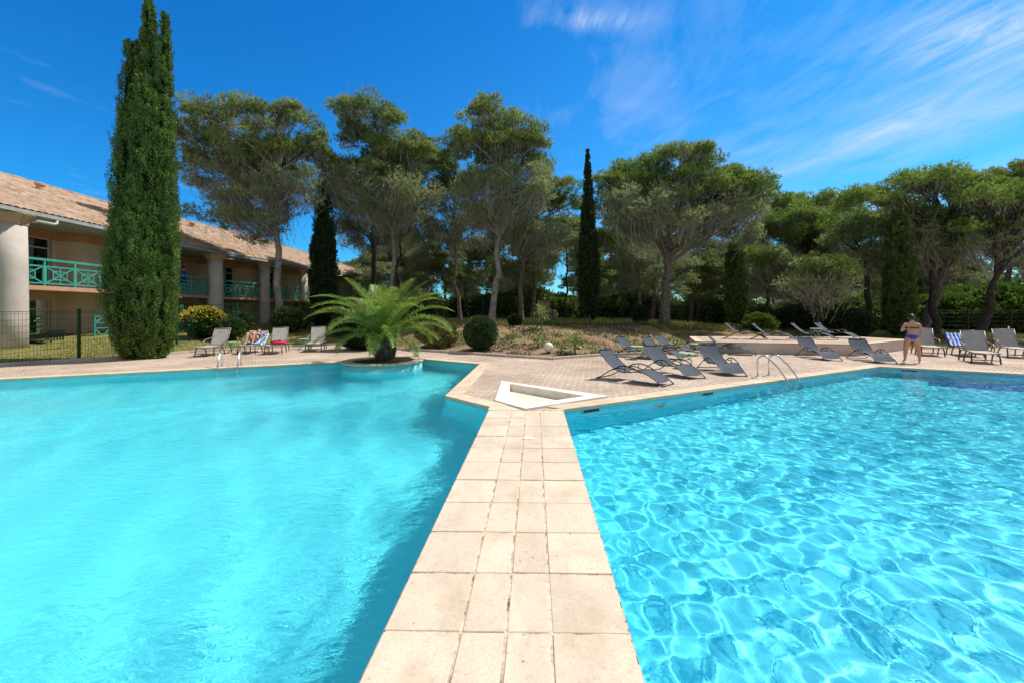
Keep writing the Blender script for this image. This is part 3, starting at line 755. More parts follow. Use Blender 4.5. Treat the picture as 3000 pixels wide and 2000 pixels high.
def wob(z, th, seed, fz=.33, ft=2.1):
    return mnoise.noise(Vector((math.cos(th)*ft+seed, math.sin(th)*ft-seed*1.7, z*fz)))
def cypress(label, px, Y, spires, leaf='cypress', n=40000, seed=1, fl=(.11, .045), z0=None, group='tall columnar cypresses', pk=1.):
    """spires: (dx, dy, bottom, height, radius, power)"""
    r = np.random.default_rng(seed); X0 = PX(px, Y); z0 = tz(X0, Y) if z0 is None else z0
    t = thing('cypress_tree', label, 'tree', (X0, Y, z0-.03), 0, group)
    mb = MB(); mb.tube([(0, 0, 0), (0, 0, spires[0][2]+.8)], [spires[0][4]*.17, spires[0][4]*.13], 8); obj('trunk', mb, 'bark', t)
    core = NB(); fo = NB(); tot = sum(s_[3]*s_[4] for s_ in spires)
    def prof(u, pw): return (.5*np.clip(u/.025, 0, 1)**.5+.5*sst(0, .3, u))*np.clip(1-u, 0, 1)**pw
    for si, (dx, dy, b, h, rad, pw) in enumerate(spires):
        zs = np.linspace(0, 1, 30); pts = np.stack([dx*(1-.0*zs), dy+0*zs, b+h*zs], -1)
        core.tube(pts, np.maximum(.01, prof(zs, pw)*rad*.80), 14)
        m = int(n*h*rad/tot/44); u = r.random(m)**1.1*.985+.004; th = r.uniform(0, 2*PI, m)
        w = np.array([wob(b+h*uu, tt, seed+si*3) for uu, tt in zip(u, th)])*.42+np.array([mnoise.noise(Vector((math.cos(tt)*rad*4, math.sin(tt)*rad*4, (b+h*uu)*1.5))) for uu, tt in zip(u, th)])*.2
        base = prof(u, pw)*rad; rr = base*(.96+w*.8)+r.uniform(-.05, .02, m)
        o = np.stack([np.cos(th), np.sin(th), np.zeros(m)], -1); q = o*np.maximum(rr, 0)[:, None]+np.stack([np.full(m, dx), np.full(m, dy), b+h*u], -1)
        ax = unit(o*.2+np.array([0, 0, 1.])+r.normal(size=(m, 3))*.12); k = 44; pl = r.uniform(.28, .6, m)*np.clip(base/.35, .25, 1)*pk
        tt = np.tile(np.linspace(.02, 1, k), m); q = np.repeat(q, k, 0)+np.repeat(ax*pl[:, None], k, 0)*tt[:, None]
        off = unit(r.normal(size=(m*k, 3))*np.array([1, 1, .5])); q += off*(0.11*pk*(1.02-tt)**.6*np.sqrt(r.random(m*k))*np.repeat(np.clip(base/.3, .4, 1), k))[:, None]
        d = unit(off*.6+np.repeat(ax, k, 0)*.9+r.normal(size=(m*k, 3))*.3)
        V, Fc = leaves(q, d, fl[0], fl[1], r); fo.add(V, Fc)
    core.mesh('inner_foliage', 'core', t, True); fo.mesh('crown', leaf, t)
    return t

cypress('huge lit cypress with three merging spires, in front of the hotel facade', 428, 14.9,
        [(.1, 0, .05, 13.6, .56, .5), (.72, .0, .3, 12.7, .40, .45), (-.52, 0, .2, 11.7, .44, .28), (-.24, .2, .2, 12.5, .38, .4), (.35, -.35, .0, 10.4, .56, .3), (-.3, -.35, .0, 9.2, .6, .3), (.7, -.1, 0, 9.6, .42, .25), (.08, -.25, 0, 6.4, .98, .28)], 'cypress', 330000, 3, (.062, .028))
cypress('dark cypress between the hotel columns and the palm', 947, 28.5, [(0, 0, .0, 10.4, .85, .4), (.35, .1, 0, 7.5, .62, .35), (-.4, .1, 0, 6.8, .6, .35)], 'cypress_dark', 42000, 5, (.13, .055), pk=1.3)
cypress('slender pointed cypress standing alone in the middle of the bank', 1727, 27, [(-.12, 0, .5, 11.4, .62, .75), (.22, 0, .3, 8.0, .52, .7), (-.3, .1, .9, 7.4, .45, .6)], 'cypress_dark', 42000, 7, (.12, .05), pk=1.2)
cypress('dark cypress with a sunlit right edge under the large umbrella pine', 2155, 28.5, [(0, 0, .5, 5.6, .52, .16), (.34, -.1, .45, 5.2, .3, .14), (-.3, .1, .6, 5.0, .32, .2)], 'cypress_mid', 36000, 9, (.12, .05), pk=1.2)
cypress('broad cypress behind the bather in blue', 2632, 25, [(0, 0, .15, 7.6, .68, .33), (.3, -.1, .1, 6.4, .46, .3), (-.3, 0, .2, 5.9, .46, .32)], 'cypress_mid', 48000, 11, (.12, .05), pk=1.2)

GP = 'tall Aleppo pines on the bank'
pine('pine_tree', 'broad windswept pine with pale trunk beside the hotel roof', 822, 26, [(690, 350, 100, 48), (850, 350, 58, 62), (600, 420, 72, 48), (925, 425, 36, 58), (780, 440, 140, 60), (640, 500, 105, 55, 1), (560, 480, 45, 55), (720, 470, 90, 60), (700, 610, 120, 45, 1), (870, 540, 70, 60, 1), (760, 660, 80, 40, 1), (760, 560, 90, 60, 1)], (812, 480), .27, GP, 'pine', 'bark_light', 21, 690, lean=-.15)
pine('pine_tree', 'tall pine with slim pale trunk above the palm', 1130, 30, [(1085, 370, 85, 50), (1050, 400, 60, 50), (1150, 450, 90, 55), (1225, 470, 55, 50), (1100, 520, 120, 70), (1050, 580, 90, 60, 1), (1190, 580, 100, 70, 1), (985, 500, 50, 50)], (1120, 420), .2, GP, 'pine', 'bark_light', 22, 680)
pine('pine_tree', 'dark trunked pine just left of the pale trunk above the palm', 1085, 34, [(1040, 560, 60, 55), (1000, 630, 50, 60, 1), (1110, 560, 50, 60), (1060, 680, 90, 50, 1)], (1085, 520), .24, GP, 'pine_far', 'bark_dark', 23, 740)
pine('pine_tree', 'dark trunked pine just right of the pale trunk above the palm', 1163, 33.5, [(1225, 440, 55, 45), (1180, 520, 60, 60), (1240, 560, 55, 60, 1), (1180, 660, 80, 60, 1), (1265, 480, 30, 40)], (1175, 500), .2, GP, 'pine_far', 'bark_dark', 24, 740)
pine('pine_tree', 'leaning pine with forked stem between palm and tallest pine', 1350, 32, [(1330, 440, 45, 55), (1300, 500, 45, 50), (1360, 560, 65, 80), (1320, 640, 70, 60, 1), (1400, 660, 60, 50, 1)], (1335, 520), .18, GP, 'pine_far', 'bark', 25, 760, lean=-.4)
pine('pine_tree', 'tallest pine with straight light grey trunk in the middle', 1440, 28, [(1430, 375, 70, 42), (1500, 360, 55, 42), (1390, 430, 60, 55), (1545, 430, 55, 60), (1475, 450, 110, 75), (1420, 540, 90, 60, 1), (1520, 550, 100, 60, 1), (1440, 620, 80, 50, 1), (1580, 440, 35, 40)], (1465, 430), .26, GP, 'pine', 'bark_light', 26, 700)
pine('pine_tree', 'pine with dark straight trunk right of the tallest one', 1527, 31, [(1610, 545, 60, 42), (1570, 600, 80, 55), (1660, 590, 45, 45), (1500, 640, 70, 60, 1), (1590, 680, 90, 50, 1)], (1545, 620), .22, GP, 'pine', 'bark', 27, 760)
pine('pine_tree', 'small young pine left of the slender cypress', 1655, 36, [(1665, 680, 50, 45), (1640, 740, 45, 45, 1), (1690, 730, 30, 50)], (1660, 720), .14, GP, 'pine', 'bark_dark', 28, 800, tw=.8)
pine('umbrella_pine', 'large domed umbrella pine on a thick forked trunk', 1945, 27, [(1800, 555, 50, 45), (1865, 505, 65, 42), (1960, 488, 85, 38), (2060, 510, 65, 42), (2150, 530, 55, 42), (2212, 565, 40, 42), (1950, 570, 165, 75), (2080, 580, 120, 60), (1850, 640, 100, 60, 1), (2090, 640, 110, 45, 1), (2190, 640, 50, 60, 1), (1950, 670, 130, 50, 1)], (1960, 600), .36, 'umbrella pines', 'stone_pine', 'bark', 29, 770, 1.15)
pine('pine_tree', 'bushy pine behind the large umbrella pine', 2345, 35, [(2285, 600, 55, 38), (2365, 600, 70, 40), (2455, 605, 55, 40), (2330, 680, 120, 60), (2440, 690, 90, 70), (2250, 700, 60, 60), (2400, 760, 110, 60, 1), (2280, 780, 90, 50, 1)], (2360, 660), .28, GP, 'stone_pine', 'bark_dark', 30, 800)
pine('umbrella_pine', 'wide spreading umbrella pine with pale trunk behind the last cypress', 2690, 27, [(2540, 600, 75, 48), (2640, 560, 85, 40), (2740, 548, 90, 38), (2840, 560, 80, 40), (2650, 640, 120, 50), (2790, 630, 110, 50), (2600, 720, 90, 50, 1), (2760, 710, 110, 45, 1)], (2780, 700), .34, 'umbrella pines', 'stone_pine', 'bark', 31, 830, 1.1, lean=.1)
pine('umbrella_pine', 'wide umbrella pine with leaning dark trunk at the right edge', 2865, 24, [(2900, 590, 80, 45), (2990, 592, 90, 46), (3080, 600, 90, 48), (2950, 660, 120, 60), (3040, 690, 90, 60, 1), (2900, 720, 70, 50, 1)], (2925, 740), .26, 'umbrella pines', 'stone_pine', 'bark_dark', 32, 820, 1.1)
pine('pine_tree', 'light green pine top with dark trunk rising behind the last cypress', 2742, 25.8, [(2690, 635, 48, 26), (2765, 655, 32, 24), (2700, 680, 60, 34, 1)], (2730, 680), .26, GP, 'bush_lit', 'bark_dark', 33, 740)
pine('pine_tree', 'pine crown rising above the others at the right edge', 2960, 42, [(2965, 515, 50, 36), (3015, 510, 50, 50), (2920, 540, 40, 28), (3000, 580, 80, 45)], (2970, 540), .3, GP, 'pine', 'bark', 34, 700)
pine('pine_tree', 'small bright bushy pine with several thin stems near the terrace', 2400, 23, [(2380, 785, 55, 30), (2445, 780, 45, 28), (2490, 800, 30, 28), (2350, 840, 50, 32, 1), (2420, 845, 60, 36, 1), (2400, 810, 70, 40)], (2405, 840), .11, GP, 'bush_lit', 'bark_dark', 35, 900, 1.6, (.16, .035), .6)
pine('pine_tree', 'dark dense pine behind the bright bushy pine', 2250, 31, [(2230, 770, 70, 45), (2300, 760, 60, 40), (2200, 820, 40, 35, 1), (2310, 830, 60, 40, 1)], (2260, 800), .2, GP, 'pine_far', 'bark_dark', 36, 850)
pine('pine_tree', 'dark trunked pine between the bright bushy pine and the last cypress', 2540, 27.5, [(2500, 700, 60, 40), (2550, 680, 60, 40), (2520, 760, 70, 40, 1)], (2535, 740), .24, GP, 'pine_far', 'bark_dark', 37, 800)
pine('pine_tree', 'low dark pine under the umbrella pine, left of its trunk', 1875, 33, [(1850, 740, 70, 45, 1), (1800, 700, 60, 50), (1900, 780, 60, 40, 1)], (1868, 740), .2, GP, 'pine_far', 'bark', 38, 800)

# background pines: five kinds, copied
bgk = []
specs = [([(0, 0, 90, 45), (-60, 30, 60, 40), (70, 35, 60, 40), (0, 90, 90, 50, 1)], 41), ([(0, 0, 60, 60), (30, 70, 70, 50), (-40, 60, 60, 60, 1)], 42), ([(-20, 10, 80, 40), (50, 0, 70, 40), (10, 70, 80, 60, 1)], 43)]
for i, (lb, sd) in enumerate(specs):
    o = pine('pine_tree', 'dark pine of the wood', 1700, 45, [(1700+a, 730+b, c, d, *e) for a, b, c, d, *e in lb], (1700, 740), .22, 'pines of the wood behind the fence', 'pine_far', 'bark', sd, 810, .62, (.3, .06), .7)
    bgk.append(o)
spots = []
r = np.random.default_rng(77)
for row, (Yb, x0, x1, n) in enumerate(((41, -18, 58, 9), (49, -24, 70, 12), (60, -26, 86, 14), (72, -30, 105, 18))):
    for k in range(n):
        spots.append((x0+(x1-x0)*(k+r.uniform(.15, .85))/n, Yb+r.uniform(-3.5, 3.5)))
words = ['dark pine of the wood behind the fence', 'round crowned dark pine of the wood behind the fence', 'narrow dark pine of the wood behind the fence']
for i, (x, y) in enumerate(spots):
    if y < 52 and x < -14: continue
    k = i % 3; s_ = r.uniform(.75, 1.08)
    if i < 3: o = bgk[k]; o.location = (x, y, tz(x, y)-.05); o.rotation_euler = (0, 0, r.uniform(0, 6)); o.scale = (s_,)*3; o['label'] = words[k]
    else: dup(bgk[k], words[k], (x, y, tz(x, y)-.05), r.uniform(0, 6.28), None, s_)

def wood_mass():
    nb = NB(); r = np.random.default_rng(5)
    for i in range(900):
        x = r.uniform(-150, 190); y = r.uniform(80, 120); z = r.uniform(0, 5.5)+.8*np.sin(x*.15)
        if x < -45: y += 10
        n = 60; d = unit(r.normal(size=(n, 3))); q = np.array([x, y, z])+d*np.array([2.8, 2.0, 1.9])*r.uniform(.5, 1, (n, 1))
        V, Fc = leaves(q, unit(d+np.array([0, 0, .6])+r.normal(size=(n, 3))*.5), .9, .5, r); nb.add(V, Fc)
    o = nb.mesh('far_wood', 'pine_far'); tag(o, 'dark green mass of the far wood behind the trunks', 'woodland', kind='stuff')
wood_mass()

def bush(name, label, x, y, rx, rz, leaf='bush', n=9000, sz=.07, seed=1, z=None, cat='bush', group=None, core=True, lump=.18, up=.25, stem=.0):
    r = np.random.default_rng(seed); z = tz(x, y) if z is None else z
    t = thing(name, label, cat, (x, y, z), 0, group)
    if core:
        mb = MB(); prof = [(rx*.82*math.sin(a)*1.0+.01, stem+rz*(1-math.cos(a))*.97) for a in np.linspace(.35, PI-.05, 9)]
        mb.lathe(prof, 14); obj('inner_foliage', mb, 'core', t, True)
    mb = MB()
    for k in range(5):
        a = k*1.3; mb.tube([(0, 0, -.02), (.25*rx*math.cos(a), .25*rx*math.sin(a), rz*.6+stem), (.6*rx*math.cos(a), .6*rx*math.sin(a), rz*1.2+stem)], [.03, .02, .01], 5)
    obj('stem', mb, 'bark', t)
    d = unit(r.normal(size=(n, 3))); w = np.array([mnoise.noise(Vector(v*2.6)+Vector((seed, 0, 0))) for v in d])*lump
    q = d*np.array([rx, rx, rz])*(.9+w[:, None])*r.uniform(.86, 1.04, (n, 1))+np.array([0, 0, rz+stem]); q[:, 2] = np.maximum(q[:, 2], .02)
    V, Fc = leaves(q, unit(d+np.array([0, 0, up])+r.normal(size=(n, 3))*.6), sz, sz*.5, r); nmesh('foliage', V, Fc, leaf, t)
    return t
def GP_(px, Y): return PX(px, Y), Y
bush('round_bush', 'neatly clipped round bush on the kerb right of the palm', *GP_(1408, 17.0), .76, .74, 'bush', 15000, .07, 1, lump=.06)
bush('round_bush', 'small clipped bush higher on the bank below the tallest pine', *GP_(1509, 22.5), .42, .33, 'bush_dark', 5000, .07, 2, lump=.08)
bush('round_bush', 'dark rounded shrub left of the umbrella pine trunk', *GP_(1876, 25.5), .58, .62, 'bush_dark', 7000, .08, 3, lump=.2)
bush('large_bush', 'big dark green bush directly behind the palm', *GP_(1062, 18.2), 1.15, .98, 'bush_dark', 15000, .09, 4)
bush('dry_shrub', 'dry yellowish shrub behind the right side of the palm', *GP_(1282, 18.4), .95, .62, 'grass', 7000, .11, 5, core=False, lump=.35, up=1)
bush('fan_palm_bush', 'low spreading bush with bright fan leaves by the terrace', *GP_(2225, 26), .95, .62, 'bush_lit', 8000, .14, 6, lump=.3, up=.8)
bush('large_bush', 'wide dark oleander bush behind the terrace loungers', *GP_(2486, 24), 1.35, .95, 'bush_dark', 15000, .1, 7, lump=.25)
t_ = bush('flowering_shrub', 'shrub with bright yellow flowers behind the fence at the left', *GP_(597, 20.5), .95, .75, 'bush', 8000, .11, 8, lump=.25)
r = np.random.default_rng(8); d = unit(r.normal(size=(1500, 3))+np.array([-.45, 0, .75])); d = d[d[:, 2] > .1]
V, Fc = leaves(d*np.array([.98, .98, .8])*r.uniform(.92, 1.12, (len(d), 1))+np.array([0, 0, .75]), unit(d+r.normal(size=d.shape)*.5), .1, .07, r)
nmesh('flowers', V, Fc, 'flower', t_)
LB = 'shrubs along the hotel facade'
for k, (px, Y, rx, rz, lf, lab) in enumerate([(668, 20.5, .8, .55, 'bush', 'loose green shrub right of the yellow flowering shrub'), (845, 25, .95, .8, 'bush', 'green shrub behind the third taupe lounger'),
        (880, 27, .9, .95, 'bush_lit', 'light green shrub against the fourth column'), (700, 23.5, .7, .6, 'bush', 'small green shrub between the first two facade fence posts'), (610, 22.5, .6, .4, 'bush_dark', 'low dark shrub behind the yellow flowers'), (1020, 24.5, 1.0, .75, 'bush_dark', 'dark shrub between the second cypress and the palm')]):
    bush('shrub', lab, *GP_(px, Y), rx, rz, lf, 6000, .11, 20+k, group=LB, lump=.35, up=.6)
words = ['low undergrowth bush among the trunks of the wood', 'leafy green undergrowth bush among the trunks of the wood', 'sunlit bright bush at the edge of the wood']
r = np.random.default_rng(12); protos = [bush('undergrowth_bush', words[0], 0, 40, 1.9, 1.3, 'bush', 7000, .22, 31, group='undergrowth of the wood', lump=.4, up=.5),
    bush('undergrowth_bush', words[1], 0, 42, 1.8, 1.2, 'bush_lit', 7000, .22, 32, group='undergrowth of the wood', lump=.4, up=.5), bush('undergrowth_bush', words[2], 0, 42, 1.9, 1.25, 'bush_lit', 7000, .22, 33, group='undergrowth of the wood', lump=.4, up=.5)]
ub = []
for k in range(46): ub.append((1150+k*42+r.uniform(-20, 20), r.uniform(40, 54), (0, 1)[int(r.random() < .4)], r.uniform(.8, 1.35)))
for px, Y, k, s_ in [(2560, 31, 2, .8), (2590, 34, 1, 1.2), (2660, 36, 1, 1.4), (2740, 34, 1, 1.3), (2800, 33, 2, 1.2), (2850, 36, 1, 1.6), (2930, 32, 2, 1.5), (2990, 34, 1, 1.7), (3050, 31, 2, 1.6), (3120, 30, 1, 1.6), (2500, 36, 2, 1.2), (2330, 33, 0, .8), (2430, 31, 2, .6), (1640, 44, 1, 1.2), (1540, 44, 1, 1.5), (1480, 42, 2, .9), (960, 37, 0, 1), (1240, 36, 0, 1.0), (1180, 35, 0, .9)]: ub.append((px, Y, k, s_))
seen = set()
for px, Y, k, s_ in ub:
    x = PX(px, Y); z = tz(x, Y)-.1
    if k not in seen: seen.add(k); o = protos[k]; o.location = (x, Y, z); o.scale = (s_,)*3
    else: dup(protos[k], None, (x, Y, z), r.uniform(0, 6), None, s_)

# palm in its round planter
def palm():
    X0, Y0 = -4.13, 12.8
    t = thing('planter', 'round tiled planter with stone rim standing in the left pool', 'planter', (X0, Y0, 0))
    mb = MB(); mb.lathe([(1.22, -1.35), (1.22, .11)], 64); w = obj('wall', mb, 'mosaic_l', t, True); w.cycles.is_caustics_receiver = True
    mb = MB(); n = 40
    for k in range(n):
        a0 = k*2*PI/n+.006; a1 = (k+1)*2*PI/n-.006
        p = [(rr*math.cos(a), rr*math.sin(a)) for rr, a in ((.96, a0), (1.25, a0), (1.25, a1), (.96, a1))]
        mb.hexa([(x, y, .112) for x, y in p]+[(x, y, .165) for x, y in p])
    obj('rim', mb, 'coping', t, bevel=.008)
    mb = MB(); mb.lathe([(.97, .0), (.97, .12), (.6, .16), (.2, .19)], 32); obj('soil', mb, 'soil', t, True)
    p = thing('palm_tree', 'young date palm with arching yellow green fronds in the planter', 'palm tree', (X0+.05, Y0, .14)); p.scale = (.93,)*3
    nb = NB(); r = np.random.default_rng(4)
    zz = np.linspace(0, .62, 10); nb.tube(np.stack([zz*0, zz*0, zz], -1), np.array([.2, .24, .28, .3, .31, .31, .3, .27, .22, .15]), 16)
    nb.mesh('trunk', 'bark', p, True)
    m = 420; th = r.uniform(0, 2*PI, m); z = r.uniform(.02, .6, m); o = np.stack([np.cos(th), np.sin(th), th*0], -1)
    V, Fc = leaves(o*(.24+.08*np.sin(z/.62*PI))[:, None]+np.stack([th*0, th*0, z], -1), unit(o*.5+np.array([0, 0, 1.])), .15, .07, r); nmesh('leaf_bases', V, Fc, 'bark_dark' if False else 'bark', p)
    N = 42
    for i in range(N):
        f = i/N; az = i*2.39996+r.uniform(-.2, .2); elv = math.radians(79-f*57+r.uniform(-5, 5)); L = 2.05+.85*math.sin(f*PI)+r.uniform(-.15, .25)
        if f > .8: L *= .85
        n = 26; s_ = np.linspace(0, 1, n); droop = 1.0+.38*f
        e = elv-droop*s_**1.6*(1.15 if elv < 1.2 else .62); ds = L/n
        hr = np.cumsum(np.cos(e))*ds; hz = np.cumsum(np.sin(e))*ds
        d2 = np.array([math.cos(az), math.sin(az)]); pts = np.stack([hr*d2[0], hr*d2[1], (.62)+hz], -1)
        
        nb = NB(); nb.tube(pts, np.linspace(.022, .005, n), 4)
        rach = nb
        tan = unit(np.gradient(pts, axis=0)); side = unit(np.cross(tan, np.array([0, 0, 1.]))); upv = np.cross(side, tan)
        kk = 96; u = np.linspace(.1, .995, kk); q = np.stack([np.interp(u, s_, pts[:, j]) for j in range(3)], -1)
        T = np.stack([np.interp(u, s_, tan[:, j]) for j in range(3)], -1); Sd = np.stack([np.interp(u, s_, side[:, j]) for j in range(3)], -1); U = np.stack([np.interp(u, s_, upv[:, j]) for j in range(3)], -1)
        Ls = .46*np.sin(np.clip(u*1.02, 0, 1)*PI*.86+.28)**.8+.04
        fo = NB()
        for sg in (-1, 1):
            D = unit(T*(.65+u[:, None]*.5)+Sd*sg*.95+U*.42+r.normal(size=(kk, 3))*.13); mid = q+D*Ls[:, None]*.55; tip = mid+unit(D+np.array([0, 0, -.45]))*Ls[:, None]*.45
            wv = unit(np.cross(D, U))*.0095
            V = np.stack([q-wv*.6, q+wv*.6, mid+wv, mid-wv, tip], 1).reshape(-1, 3); b = np.arange(kk)[:, None]*5
            fo.add(V, np.concatenate([b+np.array([0, 1, 2, 3]), b+np.array([3, 2, 4, 4])]))
        V = np.concatenate(fo.V); Fc = np.concatenate(fo.F)
        me = bpy.data.meshes.new('frond'); faces = [tuple(dict.fromkeys(x)) for x in Fc.tolist()]
        rv = np.concatenate(rach.V); rf = np.concatenate(rach.F)+len(V)
        me.from_pydata(np.concatenate([V, rv]).tolist(), [], faces+[tuple(x) for x in rf.tolist()]); me.materials.append(M['palm'])
        link('frond', me, p)
palm()

def spiky(label, px, Y, h, n, L, seed, name='yucca_plant'):
    r = np.random.default_rng(seed); x = PX(px, Y); z = tz(x, Y)
    t = thing(name, label, 'plant', (x, Y, z), 0, 'spiky plants on the bank')
    mb = MB(); mb.tube([(0, 0, -.03), (.03, 0, h)], [.045, .035], 7); obj('stem', mb, 'bark', t)
    nb = NB()
    for i in range(n):
        a = r.uniform(0, 6.28); e = r.uniform(-.2, 1.45); l = L*r.uniform(.7, 1.1); s_ = np.linspace(0, 1, 7); ee = e-s_**1.5*r.uniform(.3, 1.4)
        pts = np.stack([np.cumsum(np.cos(ee))*l/7*math.cos(a), np.cumsum(np.cos(ee))*l/7*math.sin(a), h+np.cumsum(np.sin(ee))*l/7], -1)
        sd = np.array([-math.sin(a), math.cos(a), 0])*.022*np.sin(np.clip(s_, .12, 1)*PI*.9+.25)[:, None]
        V = np.concatenate([pts-sd, pts+sd]); k = np.arange(6)[:, None]; nb.add(V, np.concatenate([k, k+1, k+8, k+7], 1))
    nb.mesh('leaves', 'yucca', t)
spiky('tall spiky plant with drooping leaves on the bank behind the white globe', 1586, 20.5, .7, 70, .8, 1)
spiky('small spiky plant just left of the white globe', 1575, 16.6, .18, 50, .45, 2)
spiky('large spiky plant with pale leaves on the kerb right of the white globe', 1683, 15.6, .4, 110, .75, 3)
def globe():
    x, y = G(1607, 1042); t = thing('globe_lamp', 'white garden globe lamp on the bank by the kerb', 'garden lamp', (x, y, tz(x, y)-.02))
    mb = MB(); R_ = .185; mb.lathe([(R_*math.sin(a)+.002, .05+R_*(1-math.cos(a))) for a in np.linspace(.25, PI-.01, 18)], 28); obj('globe', mb, 'globe', t, True)
    mb = MB(); mb.lathe([(.07, 0), (.07, .06), (.05, .075)], 16); obj('base', mb, 'black_cloth', t)
globe()
def stones():
    r = random.Random(4)
    for k, (px, py, s_) in enumerate([(1700, 1034, .16), (1572, 1027, .15), (1660, 1036, .1)]):
        x, y = G(px, py); me = bpy.data.meshes.new('stone'); bm = bmesh.new(); bmesh.ops.create_icosphere(bm, subdivisions=3, radius=s_)
        for v in bm.verts: v.co *= 1+.35*mnoise.noise(v.co*6+Vector((k*5, 0, 0))); v.co.z *= .65
        bm.to_mesh(me); bm.free(); me.materials.append(M['rock'])
        o = link('stone', me, None, True); o.location = (x, y+.3, tz(x, y+.3)+s_*.3)
        tag(o, ['rough brown stone beside the large spiky plant', 'flat brown stone at the foot of the small spiky plant', 'small stone between the globe lamp and the large spiky plant'][k], 'stone')
stones()
def ruin():
    t = thing('stone_pillar', 'weathered brown stone pillar standing among the trunks', 'stone pillar', (PX(1592, 34), 34, tz(3, 34)))
    for k, (x, w, h) in enumerate(((0, .55, 1.75), (.75, .45, .95))):
        me = bpy.data.meshes.new('block'); bm = bmesh.new(); bmesh.ops.create_cube(bm, size=1); bmesh.ops.subdivide_edges(bm, edges=bm.edges[:], cuts=6, use_grid_fill=True)
        for v in bm.verts: v.co = Vector((v.co.x*w*2*(1-.25*v.co.z)+x, v.co.y*w, (v.co.z+.5)*h))+Vector([mnoise.noise(v.co*4+Vector((q*9, k, 0)))*.12 for q in range(3)])
        bm.to_mesh(me); bm.free(); me.materials.append(M['rock']); link('block', me, t)
ruin()

def grass():
    nb = NB(); r = np.random.default_rng(9)
    def scatter(n, xr, yr, L, W, cond):
        x = r.uniform(*xr, n); y = r.uniform(*yr, n); ok = cond(x, y); x, y = x[ok], y[ok]
        P = np.stack([x, y, ter(x, y)], -1); D = unit(np.array([0, 0, 1.])+r.normal(size=P.shape)*.35)
        V, Fc = blades(P, D, L*r.uniform(.5, 1.3, len(P)), W, r); nb.add(V, Fc)
    dd = lambda x, y: y-np.interp(x, curbX, curbY)
    nz = lambda x, y, s_=.45: np.array([mnoise.noise(Vector((a*s_, b*s_, 0))) for a, b in zip(x, y)])
    scatter(60000, (-12, 34), (24, 42), .33, .05, lambda x, y: (nz(x, y) > -.15) & ((x < 8) | (x > 16) | (y > 22)))
    scatter(22000, (-19, -4), (11, 30), .09, .025, lambda x, y: (dd(x, y) > .15) & (nz(x, y, .7) > -.3))
    scatter(16000, (-6, 12), (14, 26), .13, .03, lambda x, y: (dd(x, y) > .3) & (nz(x, y, .8) > .08))
    scatter(12000, (17, 34), (19, 30), .14, .03, lambda x, y: dd(x, y) > .3)
    tag(nb.mesh('grass', 'grass'), 'dry yellow green grass on the bank and lawns', 'grass', kind='stuff')
    nb = NB(); n = 16000; x = r.uniform(-4, 11, n); y = r.uniform(14.3, 25.5, n); ok = (dd(x, y) > .2) & (nz(x, y, .6) > -.05); x, y = x[ok], y[ok]
    P = np.stack([x, y, ter(x, y)+.02], -1); D = unit(r.normal(size=P.shape)*np.array([1, 1, .35])+np.array([0, 0, .3])); V, Fc = leaves(P, D, .1, .06, r); nb.add(V, Fc)
    tag(nb.mesh('ground_cover', 'bush'), 'patchy green ground cover over the soil of the bank', 'ground cover', kind='stuff')
grass()

